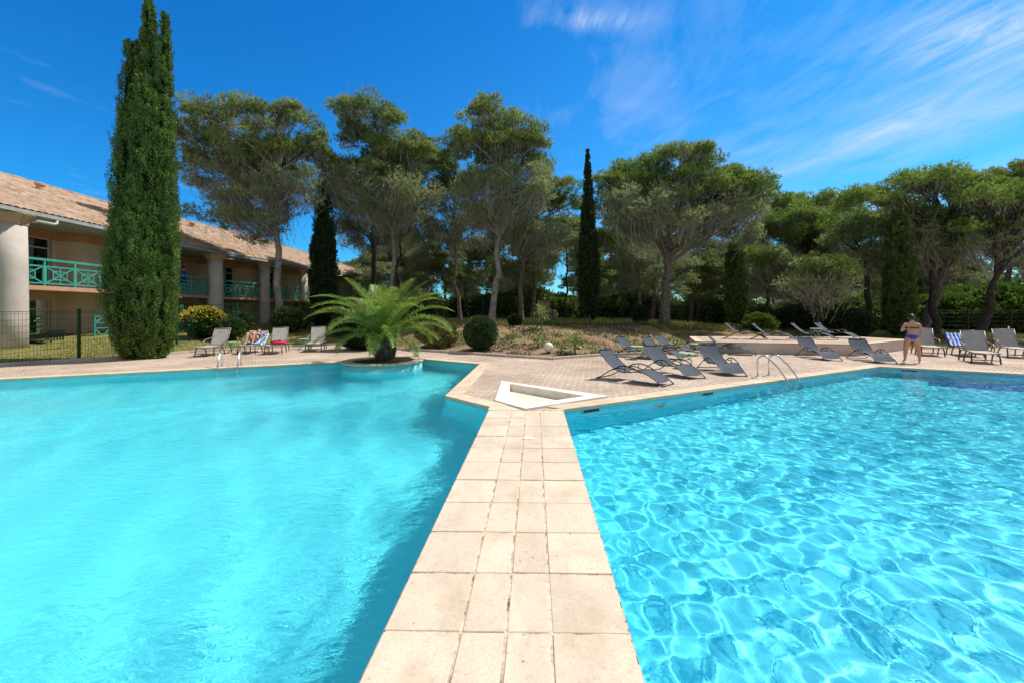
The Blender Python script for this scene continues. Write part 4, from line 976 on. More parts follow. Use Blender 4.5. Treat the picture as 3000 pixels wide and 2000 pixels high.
# ------------------------------------------------------------------ hotel building
PATH = [Vector((-19.0, 3.0)), Vector((-19.46, 27.0)), Vector((-15.35, 47.8))]
def wing(i):
    p = PATH[i]; d = (PATH[i+1]-p).normalized(); n = Vector((d.y, -d.x)); L = (PATH[i+1]-p).length
    return p, d, n, L
def wf(i):
    p, d, n, L = wing(i)
    return lambda s, o, z: (p.x+d.x*s+n.x*o, p.y+d.y*s+n.y*o, z)
def hotel():
    T = thing('hotel_building', 'two storey ochre hotel wing with tiled roof, round columns and turquoise balconies', 'building')
    COLS = [[12.3, 17.75, 23.15], [3.4, 7.6, 11.3, 15.2, 19.1]]
    DI = [[.95, .95, .92], [.74, .68, .64, .62, .6]]
    WIN = [[1.8, 5.9, 9.9, 14.0, 18.1, 22.0], [1.2, 5.2, 9.2, 13.2, 17.2]]
    for w in (0, 1):
        f = wf(w); p, d, n, L = wing(w); ww = 1.65
        mb = MB(); edges = [-.4 if w else 0]+[e for a in WIN[w] for e in (a, a+ww)]+[L+(0 if w else .2)]
        for a, b in zip(edges[::2], edges[1::2]):
            mb.box(a, b, -2.45, -2.2, -.1, 5.45, f)
            if b-a > 1.6:
                c = (a+b)/2; q = min(1.05, (b-a)/2-.12)
                P = [(c-q, -2.202), (c-q+.42, -1.35), (c+q-.42, -1.35), (c+q, -2.202)]
                pts = [f(x, y, -.1) for x, y in P]+[f(x, y, 5.448) for x, y in P]
                mb.hexa(pts)
        for a in WIN[w]:
            mb.box(a, a+ww, -2.45, -2.2, 2.3, 2.72, f); mb.box(a, a+ww, -2.45, -2.2, 5.12, 5.45, f)
        mb.box(L-.25 if w else 0, L if w else .25, -9, -2.46, -.1, 5.45, f)
        obj('wall', mb, 'plaster', T)
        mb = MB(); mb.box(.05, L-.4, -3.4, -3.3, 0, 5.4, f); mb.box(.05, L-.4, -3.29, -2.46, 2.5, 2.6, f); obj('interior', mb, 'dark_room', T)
        mb = MB(); mb.box(-.1 if w else 0, L, -2.2, -.1, -.06, .05, f); obj('patio_floor', mb, 'wallw', T)
        for a in WIN[w]:
            for zb, zt in ((.06, 2.3), (2.79, 5.12)):
                mb = MB()
                for s0, s1, z0, z1 in ((a, a+.07, zb, zt), (a+ww-.07, a+ww, zb, zt), (a+.07, a+ww-.07, zt-.07, zt), (a+.07, a+ww-.07, zb, zb+.07), (a+.07, a+ww-.07, zt-.5, zt-.44), (a+ww/2-.03, a+ww/2+.03, zb+.07, zt-.5)):
                    mb.box(s0, s1, -2.4, -2.31, z0, z1, f)
                fr = obj('window', mb, 'frame', T)
                mb = MB(); mb.add([f(a+.06, -2.33, zb+.06), f(a+ww-.06, -2.33, zb+.06), f(a+ww-.06, -2.33, zt-.06), f(a+.06, -2.33, zt-.06)], [(0, 1, 2, 3)]); obj('pane', mb, 'glass', fr)
                mb = MB(); op = random.uniform(.6, .96)*ww; k = 36
                x = np.linspace(a+.08, a+op, k); y = -2.4+.02*np.sin(np.arange(k)*1.3)
                mb.strip([f(x[i], y[i], zb+.05) for i in range(k)], [f(x[i], y[i], zt-.1) for i in range(k)]); obj('curtain', mb, 'curtain', fr)
        # balconies, bay by bay between columns
        cs = ([0] if w == 0 else [-.1])+COLS[w]+[L]
        for bi, (a, b) in enumerate(zip(cs, cs[1:])):
            if b-a < 1.2: continue
            bow = .3; N = max(2, round((b-a)/1.05)); ss = np.linspace(a+.02, b-.02, N+1)
            oo = [-.18+bow*math.sin(PI*(s-a)/(b-a))**.7 for s in ss]
            mb = MB(); P = [(a+.02, -2.19)]+list(zip(ss, oo))+[(b-.02, -2.19)]
            P = [f(x, y, 0)[:2] for x, y in P]; mb.prism(P, 2.6, 2.78); sl_ = obj('balcony', mb, 'capital', T)
            for (s0, o0), (s1, o1) in zip(zip(ss, oo), zip(ss[1:], oo[1:])):
                A = Vector(f(s0, o0-.03, 0)); B = Vector(f(s1, o1-.03, 0)); D = B-A
                P_ = lambda t, z: tuple(A+D*t+Vector((0, 0, z)))
                mb = MB(); g = .045
                for t0, z0, t1, z1, th in ((.03, 2.88, .97, 2.88, g), (.03, 3.58, .97, 3.58, g), (.03, 2.86, .03, 3.6, g), (.97, 2.86, .97, 3.6, g), (.03, 2.88, .97, 3.58, .034), (.03, 3.58, .97, 2.88, .034),
                                   (.5, 2.88, .5, 3.58, .03), (.27, 3.06, .73, 3.06, .03), (.27, 3.4, .73, 3.4, .03), (.27, 3.06, .27, 3.4, .03), (.73, 3.06, .73, 3.4, .03), (.0, 3.86, 1., 3.86, .07), (.0, 2.78, .0, 3.86, .05)):
                    q = Vector(P_(t0, z0)); w_ = Vector(P_(t1, z1)); mb.bar(q, w_, th*1.35, th*1.1, (n.x, n.y, 0))
                obj('railing', mb, 'turq', sl_)
            # patio divider below
            if b-a > 2.5:
                q0, q1 = b-2.0, b-.5; mb = MB(); A = Vector(f(q0, -.35, 0)); B = Vector(f(q1, -.35, 0)); D = B-A; P_ = lambda t, z: tuple(A+D*t+Vector((0, 0, z)))
                for t0, z0, t1, z1 in ((0, .08, 1, .08), (0, .95, 1, .95), (0, 1.2, 1, 1.2), (0, 1.5, 1, 1.5), (0, .05, 0, 1.53), (1, .05, 1, 1.53), (.5, .05, .5, .95), (0, .08, .5, .95), (0, .95, .5, .08), (.5, .08, 1, .95), (.5, .95, 1, .08), (0, 1.2, .33, 1.5), (.33, 1.5, .66, 1.2), (.66, 1.2, 1, 1.5), (0, .5, 1, .5)):
                    mb.bar(P_(t0, z0), P_(t1, z1), .055, .045, (n.x, n.y, 0))
                obj('patio_gate', mb, 'turq', T)
        for s, dm in zip(COLS[w], DI[w]):
            c = f(s, -.05, 0); R_ = dm/2
            mb = MB(); mb.lathe([(R_*.98, -.1), (R_, 1.5), (R_*.97, 3.4), (R_*.92, 5.08)], 40, (c[0], c[1])); cl = obj('column', mb, 'column', T, True)
            mb = MB(); m = 16; vs = []
            for z, rr, am in ((5.06, R_*.98, 0), (5.14, R_*1.02, .02), (5.42, R_*1.5, .12), (5.46, R_*1.52, .12)):
                for k in range(m*2): a_ = k*PI/m; q = rr*(1-am*(1-abs(math.cos(2*a_)))*1.0-(am*.8 if k % 4 == 0 else 0)); vs.append((c[0]+q*math.cos(a_), c[1]+q*math.sin(a_), z))
            K = m*2; mb.add(vs, [(i*K+k, i*K+(k+1) % K, (i+1)*K+(k+1) % K, (i+1)*K+k) for i in range(3) for k in range(K)]+[tuple(range(K-1, -1, -1)), tuple(range(3*K, 4*K))])
            obj('capital', mb, 'capital', cl)
            mb = MB(); mb.tube([f(s+R_+.05, .42, 5.3), f(s+R_+.62, .42, 5.3), f(s+R_+.7, .42, 5.36), f(s+R_+.7, .42, 5.52)], .055, 8); mb.tube([f(s+R_+.05, -.1, 5.25), f(s+R_+.05, .42, 5.3)], .05, 8); obj('drain_outlet', mb, 'pipe', T, True)
        mb = MB(); mb.box(-1.2 if w else 0, L, -3.6, .33 if not w else .327, 5.455-.003*w, 5.52-.003*w, f); mb.box(-.1 if w else 0, L, .1, .3-.003*w, 5.53, 5.70-.004*w, f); obj('soffit', mb, 'soffit', T)
        mb = MB(); mb.box(.0 if w == 0 else -.05, L, .335, .48, 5.5, 5.64, f); obj('gutter', mb, 'gutter', T)
        mb = MB(); s = WIN[w][-1 if w == 0 else 1]-.12; mb.tube([f(s, -2.12, .05), f(s, -2.12, 5.2), f(s+.1, -2.12, 5.3), f(s+1.5, -2.1, 5.3)], .05, 8); obj('drainpipe', mb, 'pipe', T, True)
    # roof: one mitred sheet of barrel tiles following both wings, hipped at the far end
    lens = [(PATH[1]-PATH[0]).length, (PATH[2]-PATH[1]).length]; tot = sum(lens); W_ = 8.9; TP = .24; S = int(tot/TP*6)
    ss = np.linspace(0, tot, S); nrm = [np.array(wing(i)[2]) for i in (0, 1)]; mit = nrm[0]+nrm[1]; mit = mit/ (mit@nrm[0])
    base = []; nn = []
    for s in ss:
        i = 0 if s < lens[0] else 1; q = PATH[i]+(PATH[i+1]-PATH[i]).normalized()*(s-(lens[0] if i else 0)); base.append((q.x, q.y)); 
        t = np.clip((s-lens[0])/6, -1, 1); wgt = 1-abs(t); nn.append(nrm[i]*(1-wgt)+mit*wgt)
    base = np.array(base); nn = np.array(nn); V = []; C_ = 26
    hc = .045*np.abs(np.sin(ss*PI/TP))
    rows = []
    for k in range(C_):
        for e in (0, 1):
            o = .42-(k+e*.995)*(W_+.42)/C_; zoff = .035*(1-e)
            oe = np.maximum(o, -(np.maximum(0, tot-ss)+.0)) if o < 0 else np.full(S, o)
            z = 5.64+.4*(.42-oe)+hc+zoff+.012*np.sin(ss*7.1+k)*(k % 2)
            rows.append(np.concatenate([base+nn*oe[:, None], z[:, None]], 1))
    V = np.concatenate(rows); m = len(rows); idx = np.arange(m*S).reshape(m, S)
    q = np.stack([idx[:-1, :-1], idx[:-1, 1:], idx[1:, 1:], idx[1:, :-1]], -1).reshape(-1, 4)
    rf = nmesh('roof', V, q, 'roof', T)
    mb = MB(); i1 = int(S*(tot-W_)/tot); Rg = rows[-1][:i1:60]; back = Rg-np.concatenate([nn[:i1:60]*9, np.full((len(Rg), 1), 3.6)], 1)
    mb.strip([tuple(x) for x in Rg], [tuple(x) for x in back])
    e0 = Vector(rows[0][-1]); pk = Vector(rows[-1][i1-1]); e1 = Vector((back[-1][0], back[-1][1], 5.6))+Vector((0, 3, 0)); mb.add([e0, pk, e1], [(0, 1, 2)])
    obj('roof_slope', mb, 'roof', rf)
    mb = MB(); mb.tube([Vector(x)+Vector((0, 0, .03)) for x in rows[-1][:i1:12]], .085, 6); mb.tube([Vector(rows[-1][i1-1]), Vector(rows[0][-1])], .085, 6); obj('ridge', mb, 'roof', rf, True)
    for s_, o_ in ((18.7, 6.3), (27.5, 6.5), (34, 6)):
        i = int(s_/tot*S); b = base[i]-nn[i]*o_; z = 5.64+.4*(.42+o_)
        mb = MB(); mb.lathe([(.16, z-.1), (.16, z+.25), (.22, z+.27), (.22, z+.36), (.1, z+.42)], 10, (b[0], b[1])); obj('chimney', mb, 'capital', rf)
    return T
hotel()

# ------------------------------------------------------------------ fences
def fence(label, pts, h, mat, sp=.1, group=None, hs=.2, wr_=.0035):
    t = thing('wire_fence', label, 'fence', (pts[0][0], pts[0][1], 0), 0, group); O = Vector((pts[0][0], pts[0][1], 0))
    P = [Vector((x, y, tz(x, y)))-O for x, y in pts]
    for p in P:
        mb = MB(); mb.box(p.x-.035, p.x+.035, p.y-.035, p.y+.035, p.z-.1, p.z+h+.05); mb.box(p.x-.045, p.x+.045, p.y-.045, p.y+.045, p.z+h+.05, p.z+h+.08); obj('post', mb, mat, t)
    for a, b in zip(P, P[1:]):
        mb = MB(); L = (b-a).length; k = int(L/sp)
        for i in range(1, k):
            q = a.lerp(b, i/k); mb.tube([q+Vector((0, 0, .05)), q+Vector((0, 0, h))], wr_, 3, False)
        for z in list(np.arange(.05, h-.01, hs))+[h]:
            up = Vector((0, 0, z)); mb.tube([a+up, b+up], wr_*(1.2 if z < h-.02 else 2), 3, False)
        obj('mesh_panel', mb, mat, t)
fence('green welded wire fence with posts in front of the hotel facade', [(-15.3, 8.4), (-15.45, 11.3), (-15.55, 14.3), (-15.4, 18.3), (-15.8, 22.9), (-15.0, 27.7), (-14.0, 32)], 1.72, 'fence', .1, wr_=.0045)
fence('dark wire fence running along the back of the bank', [(x, 32.5+.6*math.sin(x*.3)) for x in np.arange(-13.8, 20.6, 2.86)], 1.75, 'fence_dark', .16, hs=.3)
fence('dark wire fence behind the right hand loungers', [(20.8, 32.3), (23.5, 31.2), (27.0, 29.6), (29.4, 28.3), (32.5, 28.4), (36.2, 28.9), (40, 29.5)], 1.75, 'fence_dark', .16, hs=.3)

# ------------------------------------------------------------------ loungers and tables
def dark_lounger():
    t = thing('sun_lounger', 'x', 'sun lounger', (0, 0, 0), 0, 'charcoal sling loungers around the right pool')
    ctl = [(0, .72), (.1, .61), (.22, .49), (.36, .37), (.5, .285), (.64, .24), (.78, .235), (.92, .26), (1.06, .285), (1.2, .28), (1.34, .24), (1.48, .17), (1.6, .09), (1.7, .012)]
    P = [(x-1.7, z) for x, z in ctl]; w = .27
    for k, (i0, i1, nm) in enumerate(((0, 6, 'backrest'), (6, 13, 'seat'))):
        mb = MB(); Q = P[i0:i1+(0 if k else 0)]; n = 7
        rows = [[(x, -w+2*w*j/(n-1), z+.004-.022*math.sin(PI*j/(n-1))) for j in range(n)] for x, z in Q]
        vs = [p for r_ in rows for p in r_]; m = len(rows)
        vs2 = [(x, y, z-.006) for x, y, z in vs]; fs = [(i*n+j, i*n+j+1, (i+1)*n+j+1, (i+1)*n+j) for i in range(m-1) for j in range(n-1)]
        mb.add(vs+vs2, fs+[tuple(reversed([q+m*n for q in f])) for f in fs]); obj(nm, mb, 'sling_dark', t, True)
    for s in (-1, 1):
        mb = MB(); mb.tube([(x, s*(w+.012), z) for x, z in P], .014, 7); obj('side_rail', mb, 'metal_dark', t, True)
        mb = MB(); mb.tube([(x-1.7, s*(w+.03), z) for x, z in ((-.05, .012), (.12, .09), (.28, .2), (.42, .28), (.6, .33), (.78, .31), (.9, .26))], .013, 7); obj('leg', mb, 'metal_dark', t, True)
        mb = MB(); mb.tube([(x-1.7, s*(w+.055), z) for x, z in ((.5, .3), (.62, .37), (.78, .40), (.95, .385), (1.1, .33), (1.2, .27))], .015, 7); mb.tube([(.78-1.7, s*(w+.05), .24), (.78-1.7, s*(w+.055), .40)], .009, 6); obj('armrest', mb, 'metal_dark', t, True)
    for x, z in ((-.05, .014), (.42, .27), (.0, .72), (1.69, .014), (.9, .25)): mb = MB(); mb.tube([(x-1.7, -w-.01, z), (x-1.7, w+.01, z)], .012, 7); obj('crossbar', mb, 'metal_dark', t, True)
    return t
dl = dark_lounger(); first = [True]
def put_dark(x, y, deg, label, z=0):
    a = math.radians(deg)
    if first[0]: first[0] = False; dl.location = (x, y, z); dl.rotation_euler = (0, 0, a); dl['label'] = label; return
    dup(dl, label, (x, y, z), a)
for a in [(3.57, 9.1, -47, 'charcoal lounger closest to the walkway and paddling basin'), (4.66, 10.03, -70, 'charcoal lounger second from the walkway along the right pool'),
          (5.86, 10.42, -93, 'charcoal lounger just left of the tall right pool ladder'), (5.2, 14.3, -57, 'charcoal lounger behind the second one, beside the green table on the kerb'), (6.15, 14.15, -57, 'charcoal lounger right of the kerb table, partly hidden by the front row'),
          (7.15, 15.6, -58, 'charcoal lounger on the kerb against the bank, beside the rear green table'), (9.65, 15.72, -33, 'low charcoal lounger at the left end of the terrace wall'),
          (11.2, 13.85, -96, 'charcoal lounger standing before the middle of the terrace wall'), (12.3, 13.05, -104, 'charcoal lounger before the corner of the terrace wall, nearest the bather')]: put_dark(*a)
for a in [(11.5, 17.9, -40, 'charcoal lounger leftmost on the raised terrace'), (12.5, 17.45, -42, 'charcoal lounger second from the left on the raised terrace'), (14.5, 17.75, -48, 'charcoal lounger third from the left on the raised terrace'), (16.1, 18.5, -62, 'charcoal lounger rightmost on the raised terrace, before the oleander')]: put_dark(*a, z=.464)

def tan_lounger(back=58, top=1.0):
    t = thing('sun_lounger', 'x', 'sun lounger', (0, 0, 0), 0, 'taupe sling loungers with armrests')
    w = .29; zs = .36; b = math.radians(back); hx = -1.22; tx, tzz = hx-.78*math.cos(b), zs+.78*math.sin(b)
    def sling(nm, A, B):
        n, m = 7, 6; vs = []
        for i in range(m):
            q = Vector(A).lerp(Vector(B), i/(m-1))
            for j in range(n): vs.append((q.x, -w+2*w*j/(n-1), q.z-.02*math.sin(PI*j/(n-1))*math.sin(PI*(i+.5)/m)))
        fs = [(i*n+j, i*n+j+1, (i+1)*n+j+1, (i+1)*n+j) for i in range(m-1) for j in range(n-1)]
        mb = MB(); mb.add(vs+[(x, y, z-.008) for x, y, z in vs], fs+[tuple(reversed([k+m*n for k in f])) for f in fs]); obj(nm, mb, 'sling_tan', t, True)
    sling('seat', (hx+.03, 0, zs), (-.03, 0, zs)); sling('backrest', (hx-.01, 0, zs+.03), (tx, 0, tzz))
    for s in (-1, 1):
        mb = MB(); mb.tube([(hx-.45, s*w, zs-.02), (hx, s*w, zs), (-.05, s*w, zs), (0, s*w*.96, zs-.02)], .02, 8); mb.tube([(hx, s*w, zs), (tx, s*w, tzz)], .017, 8); obj('frame', mb, 'metal_tan', t, True)
        mb = MB(); mb.tube([(tx*.45+hx*.55, s*(w+.02), zs*.55+tzz*.45), (hx+.06, s*(w+.05), zs+.25), (hx+.28, s*(w+.055), zs+.24), (hx+.42, s*(w+.05), zs+.16), (hx+.52, s*(w+.02), zs-.0)], .018, 8); obj('armrest', mb, 'metal_tan', t, True)
        mb = MB(); mb.tube([(-.22, s*w, zs), (-.12, s*(w+.02), .2), (-.08, s*(w+.03), 0)], [.02, .02, .022], 8); obj('leg', mb, 'metal_tand', t, True)
        mb = MB(); mb.tube([(hx+.5, s*(w+.02), zs), (hx+.3, s*(w+.03), .18), (hx+.22, s*(w+.03), 0)], [.02, .02, .022], 8); obj('leg', mb, 'metal_tand', t, True)
        mb = MB(); mb.tube([(hx-.3, s*w, zs-.02), (hx-.38, s*(w+.03), .15), (hx-.42, s*(w+.03), 0)], [.02, .02, .022], 8); obj('leg', mb, 'metal_tand', t, True)
    for x, z in ((0, zs-.02), (hx-.43, zs-.02), (tx, tzz), (-.1, .12)): mb = MB(); mb.tube([(x, -w, z), (x, w, z)], .016, 8); obj('crossbar', mb, 'metal_tan', t, True)
    return t
tl = tan_lounger(); tr_ = tan_lounger(34)
TL = [(-11.75, 15.15, -76, 'taupe lounger at the left end of the left row, nearest the huge cypress'), (-9.62, 16.0, -70, 'taupe lounger carrying a heap of red clothes'), (-8.5, 17.0, -72, 'taupe lounger alone behind the palm, with lowered back'),
      (15.5, 13.0, -128, 'taupe lounger closest to the bather, with its empty foot end toward the pool'), (17.6, 12.6, -130, 'taupe lounger at the right edge, nearest the pool'), (16.2, 15.3, -125, 'taupe lounger at the back left of the right group'), (18.7, 14.6, -125, 'taupe lounger in the middle of the right group behind the front two'), (19.9, 13.6, -128, 'taupe lounger farthest right with a red towel')]
for i, (x, y, dg, lb) in enumerate(TL):
    if i == 0: tl.location = (x, y, 0); tl.rotation_euler = (0, 0, math.radians(dg)); tl['label'] = lb
    else: dup(tl, lb, (x, y, 0), math.radians(dg))
tr_.location = (-10.75, 16.05, 0); tr_.rotation_euler = (0, 0, math.radians(-74)); tr_['label'] = 'taupe lounger on which the sunbather lies'
tb = dup(tr_, 'taupe lounger under the blue striped towel', (17.35, 15.0, 0), math.radians(-125))

def sheet(name, pts_fn, nu, nv, mat, label, cat, loc, rz, th=.012):
    vs = [pts_fn(i/(nu-1), j/(nv-1)) for i in range(nu) for j in range(nv)]; n = nv
    fs = [(i*n+j, i*n+j+1, (i+1)*n+j+1, (i+1)*n+j) for i in range(nu-1) for j in range(n-1)]
    mb = MB(); mb.add(vs+[(x, y, z-th) for x, y, z in vs], fs+[tuple(reversed([k+len(vs) for k in f])) for f in fs])
    o = obj(name, mb, mat, None, True); o.location = loc; o.rotation_euler = (0, 0, rz); tag(o, label, cat); return o
def tow(back, over=.0):
    b = math.radians(back)
    def f(u, v):
        y = -.33+.66*v; s = u*1.25
        if s < .8: x = -1.22-(.8-s)*math.cos(b); z = .36+(.8-s)*math.sin(b)
        else: x = -1.22+(s-.8); z = .375
        z += .025+.012*math.sin(v*17+u*5)+.01*math.sin(u*23)
        if abs(v-.5) > .44: z -= .1*(abs(v-.5)-.44)/.06
        return (x, y*1.0, z)
    return f
sheet('towel', tow(34), 30, 22, 'towel_pale', 'pale blue patterned towel under the sunbather', 'towel', tr_.location, tr_.rotation_euler[2])
sheet('towel', tow(34), 30, 22, 'towel_blue', 'blue and white striped towel over a lounger back at the right', 'towel', tb.location, tb.rotation_euler[2])
def red_heap(x, y, z, label, sx=.32, sy=.2, sz=.09, seed=3):
    me = bpy.data.meshes.new('clothes'); bm = bmesh.new(); bmesh.ops.create_icosphere(bm, subdivisions=4, radius=1)
    for v in bm.verts:
        k = 1+.35*mnoise.noise(v.co*2.2+Vector((seed, 0, 0)))+.12*mnoise.noise(v.co*7); v.co = Vector((v.co.x*sx*k, v.co.y*sy*k, max(-.2, v.co.z)*sz*k))
    bm.to_mesh(me); bm.free(); me.materials.append(M['red']); o = link('clothes', me, None, True); o.location = (x, y, z+.02); tag(o, label, 'clothes'); return o
red_heap(-9.68, 16.55, .38, 'crumpled red clothes lying on a taupe lounger at the left')
o = red_heap(-9.85, 16.75, .40, 'dark cloth lying behind the red clothes on the lounger', .28, .16, .1, 8); o.data.materials[0] = M['black_cloth']
red_heap(19.4, 13.95, .38, 'red towel bundled on the rightmost lounger', .3, .24, .1, 5)

def table(label, x, y, rz=.3, z=0):
    t = thing('folding_table', label, 'table', (x, y, z), rz, 'pale green folding tables')
    mb = MB(); mb.lathe([(.2, .44), (.235, .445), (.235, .462), (.22, .466)], 24); obj('tabletop', mb, 'table_green', t)
    for s in (-1, 1):
        mb = MB(); mb.tube([(-.2, s*.15, 0), (.2, s*.13, .44)], .011, 6); obj('leg', mb, 'table_green', t, True)
        mb = MB(); mb.tube([(.2, s*.12, 0), (-.2, s*.1, .44)], .011, 6); obj('leg', mb, 'table_green', t, True)
    mb = MB(); mb.tube([(-.2, -.15, .01), (-.2, .15, .01)], .01, 6); obj('crossbar', mb, 'table_green', t, True); mb = MB(); mb.tube([(.2, -.12, .01), (.2, .12, .01)], .01, 6); obj('crossbar', mb, 'table_green', t, True)
table('pale green folding table on the kerb behind the front loungers', PX(1866, 14.5), 14.5)
table('pale green folding table between the second and third charcoal loungers', PX(2012, 12.1), 12.1, 1.0)
table('pale green folding table at the foot of the bank near the terrace wall', PX(2038, 15.7), 15.7, .7)
table('pale green folding table on the raised terrace', PX(2390, 19.2), 19.2, .2, .464)
table('pale green folding table with a bottle left of the sunbather', PX(684, 16.75), 16.75, .4)
table('pale green folding table behind the lounger with red clothes', PX(890, 18.6), 18.6, .1)
def bottle():
    x, y = PX(696, 16.7), 16.7; t = thing('bottle', 'amber sun oil bottle on the small table by the sunbather', 'bottle', (x, y, .468))
    mb = MB(); mb.lathe([(.03, 0), (.034, .02), (.034, .12), (.015, .15), (.013, .165)], 14); obj('flask', mb, 'gold', t, True)
    mb = MB(); mb.lathe([(.016, .165), (.016, .19)], 10); obj('cap', mb, 'white', t)
bottle()
def plastic_furniture():
    t = thing('plastic_chair', 'dark plastic armchair on the ground floor patio behind the first column', 'chair', (-19.85, 17.3, .05), -2.2)
    mb = MB(); mb.box(-.22, .22, -.22, .22, .40, .43); obj('seat', mb, 'plastic', t, bevel=.01)
    mb = MB()
    for k in range(6): mb.bar((-.2+.08*k, .22, .43), (-.24+.096*k, .33, .86), .05, .015, (0, 1, 0))
    mb.bar((-.26, .33, .86), (.26, .33, .86), .05, .06); obj('backrest', mb, 'plastic', t)
    for sx in (-1, 1):
        for sy in (-1, 1):
            mb = MB(); mb.bar((sx*.2, sy*.19, .4), (sx*.25, sy*.24, 0), .045); obj('leg', mb, 'plastic', t)
        mb = MB(); mb.tube([(sx*.25, .26, .64), (sx*.27, 0, .66), (sx*.26, -.22, .62), (sx*.22, -.22, .42)], .022, 8); obj('armrest', mb, 'plastic', t, True)
    t = thing('plastic_table', 'low dark plastic table beside the patio armchair', 'table', (-19.6, 16.45, .05), .3)
    mb = MB(); mb.box(-.35, .35, -.3, .3, .46, .5); obj('tabletop', mb, 'plastic', t, bevel=.012)
    for sx in (-1, 1):
        for sy in (-1, 1):
            mb = MB(); mb.bar((sx*.28, sy*.23, .46), (sx*.31, sy*.26, 0), .05); obj('leg', mb, 'plastic', t)
plastic_furniture()
def parasol_pole():
    x, y = PX(2955, 19.5), 19.5; t = thing('parasol_base', 'thin white pole in a concrete base behind the right loungers', 'pole', (x, y, tz(x, y)))
    mb = MB(); mb.tube([(0, 0, .04), (0, 0, 1.0)], .025, 10); obj('pole', mb, 'white', t, True)
    mb = MB(); mb.lathe([(.25, 0), (.25, .05), (.2, .08)], 20); obj('base', mb, 'wallw', t)
parasol_pole()

# ------------------------------------------------------------------ people
def skin_mesh(nodes, sub=2):
    """nodes: name -> (pos, (rx, ry), parent)"""
    names = list(nodes); me = bpy.data.meshes.new('body'); ix = {n: i for i, n in enumerate(names)}
    me.from_pydata([nodes[n][0] for n in names], [(ix[n], ix[nodes[n][2]]) for n in names if nodes[n][2]], [])
    o = bpy.data.objects.new('tmp', me); COL.objects.link(o); md = o.modifiers.new('s', 'SKIN'); md.use_smooth_shade = True; md.branch_smoothing = .6
    sv = me.skin_vertices[0].data
    for n in names: sv[ix[n]].radius = nodes[n][1]; sv[ix[n]].use_root = nodes[n][2] is None
    if sub: s2 = o.modifiers.new('b', 'SUBSURF'); s2.levels = sub; s2.render_levels = sub
    dg = bpy.context.evaluated_depsgraph_get(); out = bpy.data.meshes.new_from_object(o.evaluated_get(dg)); bpy.data.objects.remove(o)
    return out
def add_hand(N, wrist, pre, d, palm_up, curl=.5, side=1):
    d = Vector(d).normalized(); u = Vector(palm_up).normalized(); sd = d.cross(u).normalized()*side; w = Vector(N[wrist][0])
    pm = w+d*.055; N[pre+'palm'] = (tuple(pm), (.032, .016), wrist)
    for i, (off, L) in enumerate(((-.028, .062), (-.010, .072), (.009, .067), (.027, .052))):
        a = pm+d*.035+sd*off; N[pre+f'f{i}a'] = (tuple(a), (.009, .009), pre+'palm')
        b = a+(d*math.cos(curl)+u*math.sin(curl))*L*.5; N[pre+f'f{i}b'] = (tuple(b), (.008, .008), pre+f'f{i}a')
        c = b+(d*math.cos(curl*2)+u*math.sin(curl*2))*L*.5; N[pre+f'f{i}c'] = (tuple(c), (.006, .006), pre+f'f{i}b')
    a = pm-d*.01-sd*.04+u*.01; N[pre+'ta'] = (tuple(a), (.01, .01), pre+'palm'); b = a+(d*.8-sd*.35+u*.3)*.045; N[pre+'tb'] = (tuple(b), (.008, .008), pre+'ta')
def shell(body, pred, off, name, mat, parent):
    bm = bmesh.new(); bm.from_mesh(body); bm.normal_update()
    bmesh.ops.delete(bm, geom=[f for f in bm.faces if not pred(f.calc_center_median())], context='FACES')
    for v in bm.verts: v.co += v.normal*off
    bmesh.ops.solidify(bm, geom=bm.faces[:], thickness=-.004)
    me = bpy.data.meshes.new(name); bm.to_mesh(me); bm.free(); me.materials.append(M[mat]); link(name, me, parent, True)
def head_parts(parent, c, fwd, up, hair='hair', bun=False, long=False):
    c = Vector(c); f = Vector(fwd).normalized(); u = Vector(up).normalized(); s = f.cross(u).normalized()
    P = lambda a, b, e: c+s*a+f*b+u*e
    def blob(nm, mat, pos, r3, cut=None, noise_=0):
        me = bpy.data.meshes.new(nm); bm = bmesh.new(); bmesh.ops.create_icosphere(bm, subdivisions=3, radius=1)
        for v in bm.verts:
            k = 1+noise_*mnoise.noise(v.co*5); q = v.co*k; v.co = P(pos[0]+q.x*r3[0], pos[1]+q.y*r3[1], pos[2]+q.z*r3[2])
        if cut:
            bmesh.ops.delete(bm, geom=[v for v in bm.verts if cut((v.co-c).dot(f), (v.co-c).dot(u))], context='VERTS')
        bm.to_mesh(me); bm.free(); me.materials.append(M[mat]); return link(nm, me, parent, True)
    blob('hair', hair, (0, -.012, .022), (.088, .104, .112), lambda a, b: a > .035 and b < .055, .06)
    if bun: blob('hair_bun', hair, (0, -.1, .01), (.04, .035, .04), None, .1)
    for sx in (-1, 1):
        blob('ear', 'skin', (sx*.078, 0, -.01), (.012, .018, .03)); blob('eye', 'white', (sx*.03, .083, .01), (.013, .008, .008)); blob('iris', 'hair', (sx*.03, .09, .01), (.006, .004, .006))
    blob('nose', 'skin', (0, .1, -.018), (.013, .018, .024)); blob('mouth', 'red', (0, .086, -.052), (.024, .008, .008))
def HEADN(N, c, f, u, neck):
    c = Vector(c); f = Vector(f).normalized(); u = Vector(u).normalized()
    N['jaw'] = (tuple(c-u*.05+f*.02), (.052, .058), neck); N['skull'] = (tuple(c+u*.015), (.074, .088), 'jaw'); N['crown'] = (tuple(c+u*.065-f*.01), (.06, .07), 'skull')

